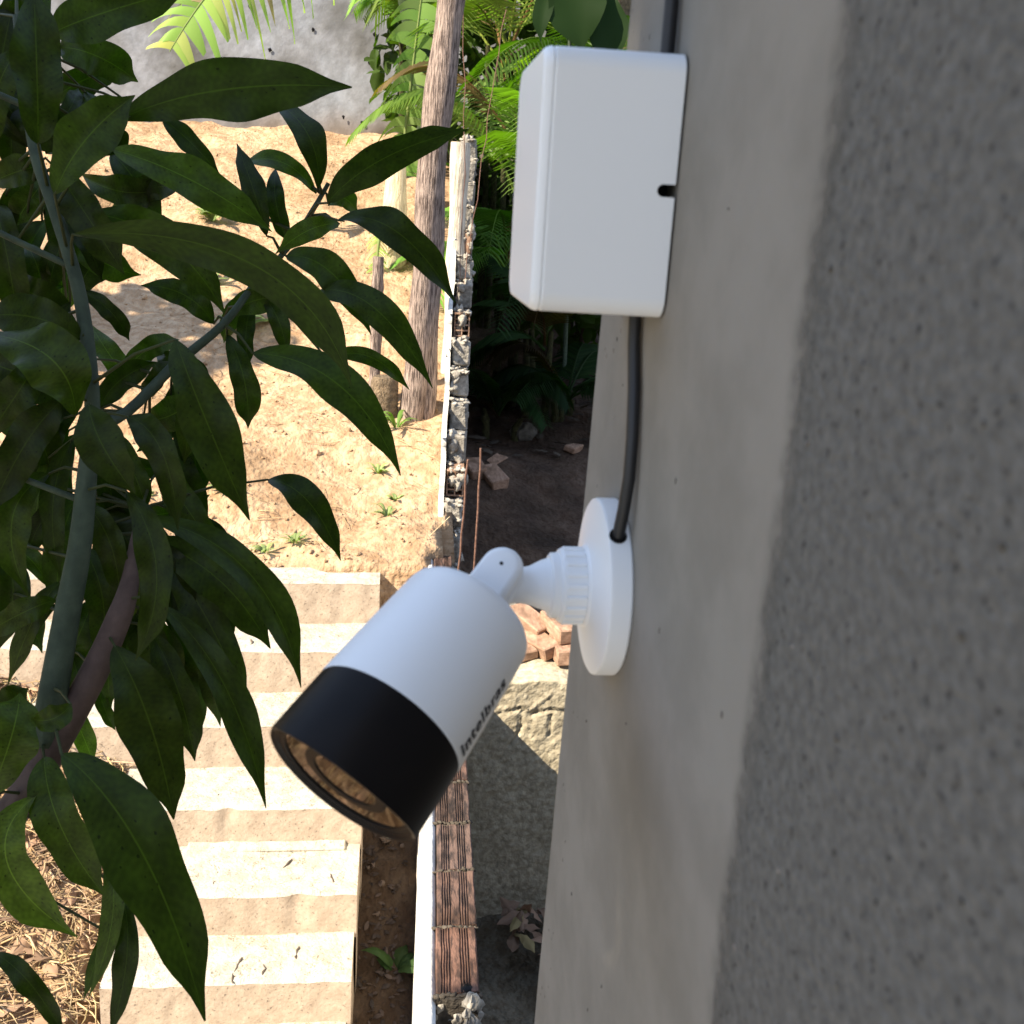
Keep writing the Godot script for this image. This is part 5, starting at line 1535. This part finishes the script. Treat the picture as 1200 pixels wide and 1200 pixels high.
func make_posts() -> void:
	var a := thing("wooden_post", "tall weathered round wooden post leaning right in the yard", "post", v(0.10, -1.25, -6.2))
	var mb := MB.new()
	var pts := []
	var rad := []
	for i in 40:
		var t := i / 39.0
		pts.append(v(0.095 + 0.205 * t + 0.012 * sin(t * 9.0), lerpf(-1.35, 1.9, t), -6.2))
		rad.append(0.068 + 0.02 * t + 0.007 * sin(t * 14.0) + 0.005 * sin(t * 33.0))
	mb.tube(pts, rad, 28, true, 0.14, bumpy)
	obj("log", mb, M.weathered_wood, a, 50.0)
	var b := thing("wooden_post", "shorter split log standing just behind the tall post", "post", v(0.185, -1.2, -6.33))
	mb = MB.new()
	pts = []
	rad = []
	for i in 24:
		var t := i / 23.0
		pts.append(v(0.20 + 0.03 * t, lerpf(-1.3, 0.38, t), -6.22))
		rad.append(0.046 + 0.008 * sin(t * 12.0))
	mb.tube(pts, rad, 20, true, 0.2, bumpy)
	obj("log", mb, M.weathered_wood, b, 50.0)
	var c := thing("wooden_post", "pale bleached post standing at the boundary wall right of the tall post", "post", v(0.31, -0.6, -6.7))
	mb = MB.new()
	pts = []
	rad = []
	for i in 24:
		var t := i / 23.0
		pts.append(v(0.365 + 0.01 * t, lerpf(-1.2, 0.42, t), -6.75))
		rad.append(0.062 - 0.012 * t + 0.006 * sin(t * 15.0))
	mb.tube(pts, rad, 20, true, 0.22, bumpy)
	obj("log", mb, M.pale_wood, c, 50.0)
	var d := thing("bamboo_stake", "short dry bamboo stake standing left of the tall post", "stake", v(-0.125, -1.2, -6.38))
	mb = MB.new()
	pts = []
	rad = []
	for i in 17:
		var t := i / 16.0
		pts.append(v(-0.125 + 0.012 * t, lerpf(-1.25, -0.28, t), -6.38))
		rad.append(0.034 + (0.006 if i % 5 == 3 else 0.0))
	mb.tube(pts, rad, 14)
	obj("cane", mb, M.weathered_wood, d, 50.0)
	var e := thing("tree_stump", "small grey stump beside the foot of the bamboo stake", "stump", v(-0.07, -1.2, -6.2))
	mb = MB.new()
	mb.tube([v(-0.06, -1.35, -6.2), v(-0.06, -1.15, -6.2), v(-0.055, -1.0, -6.2), v(-0.055, -0.97, -6.2)], [0.10, 0.085, 0.075, 0.06], 16, true, 0.3, bumpy)
	obj("stump", mb, M.palm_trunk, e, 50.0)
	for q in [[v(0.30, 1.9, -6.6), v(0.42, 0.4, -6.5), v(0.37, -0.5, -6.3), "thin dry vine hanging straight down beside the tall post"], [v(0.62, 1.2, -6.8), v(0.50, 0.3, -6.6), v(0.40, -0.5, -6.4), "thin dry vine slanting down in front of the palms"]]:
		var vi := MB.new()
		var p := []
		var rr := []
		for i in 15:
			var t := i / 14.0
			p.append(q[0].lerp(q[1], t).lerp(q[1].lerp(q[2], t), t) + Vector3(bumpy.get_noise_1d(i * 40.0) * 0.02, 0, 0))
			rr.append(0.0028)
		vi.tube(p, rr, 6)
		tag(obj("vine", vi, M.rusty_iron, self, -1.0), q[3], "vine", "dry vines hanging by the palms")
	weed(Vector2(-0.13, -6.25), 0.26, 12, "tuft of narrow green leaves at the foot of the bamboo stake", Color(0.16, 0.26, 0.06), 0.03)
	weed(Vector2(0.02, -6.0), 0.2, 10, "small green weed at the foot of the tall post", Color(0.16, 0.26, 0.06), 0.03)
	var small := [[-0.62, -4.95, "pale green weed behind the top step, right of the mango leaves"], [-0.48, -5.0, "little bright weed behind the top step, nearest its middle"], [-1.28, -5.3, "weed behind the mango leaves at far left"], [-0.02, -5.2, "low pale weed on the earth near the broken wall"], [0.02, -5.35, "yellowish low weed on the earth by the broken wall"], [-0.9, -5.4, "small weed on the earth showing between mango leaves"], [-0.08, -5.6, "tiny green sprout on bare earth right of the lowest mango leaf"], [-1.56, -9.2, "leafy green weed seen under the long horizontal mango leaf"], [-1.40, -8.0, "green sprout on the shaded earth behind the mango leaves"], [-1.05, -7.3, "yellowish weed on the earth behind the long mango leaf"]]
	for q in small:
		weed(Vector2(q[0], q[1]), rng.randf_range(0.06, 0.11) * (1.0 if q[1] > -7.0 else 2.6), 16, q[2], Color(0.27, 0.33, 0.13), 0.018 if q[1] > -7.0 else 0.06)


func frond(parent: Node3D, base: Vector3, tip: Vector3, rise: float, leaflets: int, length: float, col: Color, width := 0.022, droop := 0.35) -> void:
	var mb := MB.new()
	var mid := base.lerp(tip, 0.5) + Vector3(0, rise, 0)
	var ctrl := mid * 2.0 - (base + tip) * 0.5
	mb.tint = Color(col.r * 1.3, col.g * 1.1, col.b)
	var pts := []
	var rad := []
	for i in 13:
		var t := i / 12.0
		pts.append(base.lerp(ctrl, t).lerp(ctrl.lerp(tip, t), t))
		rad.append(lerpf(0.012, 0.002, t))
	mb.tube(pts, rad, 5)
	for i in leaflets:
		var t := lerpf(0.16, 0.99, float(i) / leaflets)
		var q := base.lerp(ctrl, t).lerp(ctrl.lerp(tip, t), t)
		var tan := ((ctrl - base) * (1 - t) + (tip - ctrl) * t).normalized()
		var side := tan.cross(Vector3.UP).normalized()
		var l := length * (0.35 + 0.65 * sin(PI * pow(t, 0.75))) * rng.randf_range(0.9, 1.1)
		for s in [-1.0, 1.0]:
			var k := rng.randf_range(0.75, 1.25)
			mb.tint = Color(col.r * k, col.g * k, col.b * k)
			var d: Vector3 = (side * s * 0.85 + tan * 0.55 + Vector3(0, 0.12, 0)).normalized()
			var e := q + d * l + Vector3(0, -droop * l, 0)
			var m := q + d * l * 0.5 + Vector3(0, -droop * l * 0.22, 0)
			var across := tan.lerp(Vector3.UP, 0.35).normalized()
			var w := width * 0.5
			var i0 := mb.vert(q - across * w * 0.4)
			var i1 := mb.vert(q + across * w * 0.4)
			var i2 := mb.vert(m - across * w)
			var i3 := mb.vert(m + across * w)
			var i4 := mb.vert(e)
			mb.quad(i0, i1, i3, i2)
			mb.tri(i2, i3, i4)
	obj("frond", mb, M.soft_leaf, parent, 60.0, Vector3.UP)


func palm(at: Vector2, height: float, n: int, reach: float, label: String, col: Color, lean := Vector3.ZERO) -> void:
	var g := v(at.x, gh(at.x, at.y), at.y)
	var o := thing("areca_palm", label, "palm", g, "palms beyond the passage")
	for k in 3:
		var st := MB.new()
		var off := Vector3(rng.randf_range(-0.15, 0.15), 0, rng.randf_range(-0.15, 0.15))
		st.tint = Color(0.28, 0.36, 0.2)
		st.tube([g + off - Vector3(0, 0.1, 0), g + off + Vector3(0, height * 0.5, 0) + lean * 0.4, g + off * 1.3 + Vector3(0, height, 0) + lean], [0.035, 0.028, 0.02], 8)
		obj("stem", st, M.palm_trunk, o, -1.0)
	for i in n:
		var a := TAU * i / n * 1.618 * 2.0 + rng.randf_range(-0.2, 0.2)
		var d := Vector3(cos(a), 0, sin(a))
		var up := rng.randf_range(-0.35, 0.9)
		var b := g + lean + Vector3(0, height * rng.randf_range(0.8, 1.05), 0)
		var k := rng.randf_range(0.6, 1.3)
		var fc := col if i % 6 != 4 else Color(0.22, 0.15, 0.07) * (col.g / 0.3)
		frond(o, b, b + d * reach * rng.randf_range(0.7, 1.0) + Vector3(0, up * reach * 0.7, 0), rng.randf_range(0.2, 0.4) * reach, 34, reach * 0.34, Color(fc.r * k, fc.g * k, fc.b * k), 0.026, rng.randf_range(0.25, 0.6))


func torn_leaf(parent: Node3D, base: Vector3, mid: Vector3, tip: Vector3, half: float, cols: Array, down: float, from := 0.0) -> void:
	# a banana leaf: a thick midrib and ribbons torn apart along the side veins
	var ctrl := mid * 2.0 - (base + tip) * 0.5
	var mb := MB.new()
	mb.tint = Color(0.28, 0.34, 0.12)
	var pts := []
	var rad := []
	for i in 15:
		var t := i / 14.0
		pts.append(base.lerp(ctrl, t).lerp(ctrl.lerp(tip, t), t))
		rad.append(lerpf(0.022, 0.004, t))
	mb.tube(pts, rad, 6)
	var o := obj("midrib", mb, M.soft_leaf, parent, -1.0)
	for s in [-1.0, 1.0]:
		var t := from
		while t < 0.98:
			var dt := rng.randf_range(0.016, 0.05)
			var rb := MB.new()
			var c: Color = cols[rng.randi() % cols.size()]
			var k := rng.randf_range(0.8, 1.2)
			rb.tint = Color(c.r * k, c.g * k, c.b * k)
			var hang := down * rng.randf_range(0.35, 1.5)
			var l := half * (0.45 + 0.55 * sin(PI * clampf(t * 0.8 + 0.16, 0, 1))) * rng.randf_range(0.7, 1.2)
			var rows := []
			for e in 2:
				var tt := clampf(t + dt * e * 0.97, 0, 1)
				var q := base.lerp(ctrl, tt).lerp(ctrl.lerp(tip, tt), tt)
				var tan := ((ctrl - base) * (1 - tt) + (tip - ctrl) * tt).normalized()
				var side: Vector3 = tan.cross(Vector3(0, 0.25, 1)).normalized() * s
				var row := []
				for i in 6:
					var f := i / 5.0
					row.append(rb.vert(q + side * l * f + tan * (l * 0.30 * f + (0.5 - e) * dt * 0.85 * f * f * (tip - base).length()) + Vector3(0, -hang * l * f * f, 0) + Vector3(0, 0, (0.1 * f * (1.0 - f) + 0.03 * e * f) * l * 2.0)))
				rows.append(row)
			for i in 5:
				rb.quad(rows[0][i], rows[1][i], rows[1][i + 1], rows[0][i + 1])
			obj("leaf_ribbon", rb, M.soft_leaf, parent, 60.0, Vector3(0, 0.3, 1))
			t += dt


func make_plants() -> void:
	var ban := thing("banana_plant", "banana plant behind, its torn yellowing leaf hanging into the top left", "banana plant", v(0.3, 0.0, -9.9))
	var st := MB.new()
	st.tint = Color(0.75, 0.9, 0.55)
	st.tube([v(0.3, -0.1, -9.9), v(0.25, 0.9, -9.8), v(-0.1, 2.2, -9.3)], [0.12, 0.11, 0.07], 12)
	obj("trunk", st, M.green_bark, ban, -1.0)
	torn_leaf(ban, v(-0.1, 2.1, -9.3), v(-0.95, 1.95, -8.8), v(-1.72, 1.03, -8.5), 0.38, [Color(0.30, 0.42, 0.10), Color(0.24, 0.38, 0.09), Color(0.42, 0.42, 0.12), Color(0.36, 0.27, 0.16), Color(0.40, 0.46, 0.14)], 0.7, 0.25)
	var he := thing("banana_plant", "upright young banana leaf standing just left of the tall post", "banana plant", v(0.03, 0.05, -9.2))
	torn_leaf(he, v(-0.02, -0.1, -9.2), v(0.06, 0.85, -9.2), v(0.20, 2.2, -9.1), 0.26, [Color(0.17, 0.30, 0.07), Color(0.22, 0.36, 0.09), Color(0.26, 0.36, 0.12)], 0.95, 0.22)
	var stem := thing("banana_plant", "thick pale banana trunk behind the foot of the upright leaf", "banana plant", v(-0.06, -0.5, -8.6))
	var tr := MB.new()
	tr.tint = Color(1.0, 0.95, 0.75)
	tr.tube([v(-0.05, -0.5, -8.6), v(-0.03, 0.0, -8.6), v(-0.02, 0.35, -8.6)], [0.12, 0.10, 0.07], 14, true, 0.15, bumpy)
	obj("trunk", tr, M.pale_wood, stem, -1.0)
	torn_leaf(stem, v(-0.06, 0.0, -8.5), v(-0.14, -0.2, -8.4), v(-0.16, -0.55, -8.3), 0.10, [Color(0.3, 0.4, 0.1), Color(0.4, 0.32, 0.18)], 0.6, 0.1)
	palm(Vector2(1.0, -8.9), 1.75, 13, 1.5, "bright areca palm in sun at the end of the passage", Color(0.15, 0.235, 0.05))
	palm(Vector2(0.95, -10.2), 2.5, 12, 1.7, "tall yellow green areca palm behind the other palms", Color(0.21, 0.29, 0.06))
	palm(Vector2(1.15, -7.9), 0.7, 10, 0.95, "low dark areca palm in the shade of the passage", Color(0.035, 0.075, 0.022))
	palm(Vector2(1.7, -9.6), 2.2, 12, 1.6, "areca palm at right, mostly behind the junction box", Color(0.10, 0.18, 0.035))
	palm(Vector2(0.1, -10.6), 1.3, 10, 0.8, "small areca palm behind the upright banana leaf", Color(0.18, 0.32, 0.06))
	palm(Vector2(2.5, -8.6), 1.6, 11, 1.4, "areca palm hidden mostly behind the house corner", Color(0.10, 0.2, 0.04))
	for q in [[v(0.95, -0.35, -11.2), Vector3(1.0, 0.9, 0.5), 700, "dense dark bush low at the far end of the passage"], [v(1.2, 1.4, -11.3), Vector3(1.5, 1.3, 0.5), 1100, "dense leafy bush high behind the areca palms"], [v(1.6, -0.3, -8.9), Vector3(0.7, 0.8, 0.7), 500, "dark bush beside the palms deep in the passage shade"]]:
		var bu := thing("bush", q[3], "bush", Vector3(q[0].x, H + gh(q[0].x, q[0].z), q[0].z))
		var bt := MB.new()
		bt.tube([bu.position - Vector3(0, 0.1, 0), bu.position.lerp(q[0], 0.6) + Vector3(0.05, 0, 0), q[0]], [0.04, 0.03, 0.015], 8)
		obj("stem", bt, M.brown_bark, bu, -1.0)
		leaf_crown(bu, q[0], q[1], q[2])
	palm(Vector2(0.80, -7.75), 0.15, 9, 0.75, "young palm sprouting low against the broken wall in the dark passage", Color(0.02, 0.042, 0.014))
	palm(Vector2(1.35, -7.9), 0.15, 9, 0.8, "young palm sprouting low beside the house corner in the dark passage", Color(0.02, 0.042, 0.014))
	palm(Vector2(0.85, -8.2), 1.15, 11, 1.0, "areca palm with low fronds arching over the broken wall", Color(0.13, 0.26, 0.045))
	var big := thing("broadleaf_plant", "large dark oval leaves hanging above the junction box", "plant", v(1.3, -1.0, -8.1))
	var bs := MB.new()
	bs.tube([v(1.35, -1.2, -8.1), v(1.30, 0.5, -8.15), v(1.15, 1.9, -8.1)], [0.02, 0.015, 0.008], 8)
	obj("stem", bs, M.green_bark, big, -1.0)
	for q in [[v(1.15, 1.9, -8.1), v(1.2, 1.55, -7.95), v(1.28, 1.15, -7.9), 0.42], [v(1.16, 1.85, -8.1), v(1.0, 1.5, -7.95), v(0.98, 1.2, -7.9), 0.14], [v(1.3, 1.6, -8.1), v(1.45, 1.4, -8.0), v(1.5, 1.05, -7.95), 0.3]]:
		var lf := MB.new()
		lf.tint = Color(0.018, 0.038, 0.008)
		blade(lf, q[0], q[1], q[2], Vector3(1, 0, 0.1), q[3], 0.05, 0.15, 14)
		obj("leaf", lf, M.soft_leaf, big, -1.0, Vector3(0, 0, 1))
	var tk := thing("tree", "tree with rough brown trunk behind the palms next to the house corner", "tree", v(1.86, 0.0, -9.9))
	var tm := MB.new()
	var pts := []
	var rad := []
	for i in 40:
		pts.append(v(1.86 + 0.01 * sin(i * 0.7), lerpf(-0.6, 3.4, i / 39.0), -9.9))
		rad.append(0.17 + 0.01 * sin(i * 1.9))
	tm.tube(pts, rad, 24, true, 0.35, bumpy)
	obj("trunk", tm, M.palm_trunk, tk, 50.0)
	leaf_crown(tk, v(1.9, 3.9, -9.9), Vector3(1.6, 1.0, 1.4), 900)
	# a tree left of the frame that throws the shade on the slope
	var tl := thing("tree", "leafy tree at the left of the yard that shades the slope", "tree", v(-5.4, -0.9, -5.3))
	var tt := MB.new()
	tt.tube([v(-5.4, -1.2, -5.3), v(-5.35, 0.6, -5.3), v(-5.2, 2.2, -5.4)], [0.14, 0.11, 0.06], 10)
	obj("trunk", tt, M.brown_bark, tl, -1.0)
	leaf_crown(tl, v(-5.2, 2.75, -5.45), Vector3(0.75, 0.55, 0.65), 420)


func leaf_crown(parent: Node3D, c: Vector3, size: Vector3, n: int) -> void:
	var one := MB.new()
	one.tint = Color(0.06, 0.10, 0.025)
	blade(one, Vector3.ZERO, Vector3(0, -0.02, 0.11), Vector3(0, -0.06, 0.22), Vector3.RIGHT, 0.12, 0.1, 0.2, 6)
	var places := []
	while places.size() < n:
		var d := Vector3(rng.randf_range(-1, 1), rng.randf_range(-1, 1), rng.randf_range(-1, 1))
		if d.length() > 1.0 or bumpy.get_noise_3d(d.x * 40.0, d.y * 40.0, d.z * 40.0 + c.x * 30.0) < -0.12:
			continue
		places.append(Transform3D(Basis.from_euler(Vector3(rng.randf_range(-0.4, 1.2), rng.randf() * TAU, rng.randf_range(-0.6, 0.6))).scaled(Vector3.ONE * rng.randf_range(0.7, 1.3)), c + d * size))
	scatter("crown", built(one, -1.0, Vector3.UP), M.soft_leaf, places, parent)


func _ready() -> void:
	rng.seed = 7
	bumpy.seed = 5
	bumpy.frequency = 0.1
	bumpy.noise_type = FastNoiseLite.TYPE_SIMPLEX_SMOOTH
	bumpy.fractal_type = FastNoiseLite.FRACTAL_NONE
	# camera: a phone held close to the wall, looking down into the yard
	var cam := Camera3D.new()
	cam.name = "camera"
	var at := CameraAttributesPhysical.new()
	at.frustum_focal_length = 35.0
	at.frustum_focus_distance = 1.5
	at.exposure_aperture = 24.0
	at.frustum_near = 0.02
	at.frustum_far = 600.0
	cam.attributes = at
	cam.fov = 53.13
	cam.near = 0.02
	cam.far = 600.0
	add_child(cam)
	cam.transform = Transform3D(Basis(Vector3(0.992825, 0.056143, 0.105577), Vector3(-0.024261, 0.959137, -0.281899), Vector3(-0.117090, 0.277315, 0.953618)), Vector3(0, H, 0))
	var env := Environment.new()
	env.background_mode = Environment.BG_SKY
	var sm := ProceduralSkyMaterial.new()
	sm.sky_top_color = Color(0.53, 0.61, 0.74)
	sm.sky_horizon_color = Color(0.80, 0.82, 0.84)
	sm.sky_curve = 0.16
	sm.ground_bottom_color = Color(0.32, 0.27, 0.21)
	sm.ground_horizon_color = Color(0.55, 0.52, 0.48)
	sm.sun_angle_max = 12.0
	sm.energy_multiplier = 1.0
	var sky := Sky.new()
	sky.sky_material = sm
	env.sky = sky
	env.tonemap_mode = Environment.TONE_MAPPER_LINEAR
	env.tonemap_exposure = 2.9
	env.sdfgi_enabled = true
	env.ssao_enabled = true
	env.ssil_enabled = true
	var we := WorldEnvironment.new()
	we.name = "environment"
	we.environment = env
	add_child(we)
	var sun := DirectionalLight3D.new()
	sun.name = "sun"
	sun.light_energy = 1.6
	sun.light_color = Color(1.0, 0.95, 0.86)
	sun.light_angular_distance = 0.5
	sun.shadow_enabled = true
	add_child(sun)
	sun.look_at_from_position(Vector3.ZERO, -Vector3(-1.0, 1.0, 0.5))
	make_materials()
	make_ground()
	make_house()
	make_back_wall()
	make_stairs()
	make_low_wall()
	make_high_wall()
	make_retaining_wall()
	make_box()
	make_security_camera()
	make_mango()
	make_posts()
	make_plants()
	make_passage()
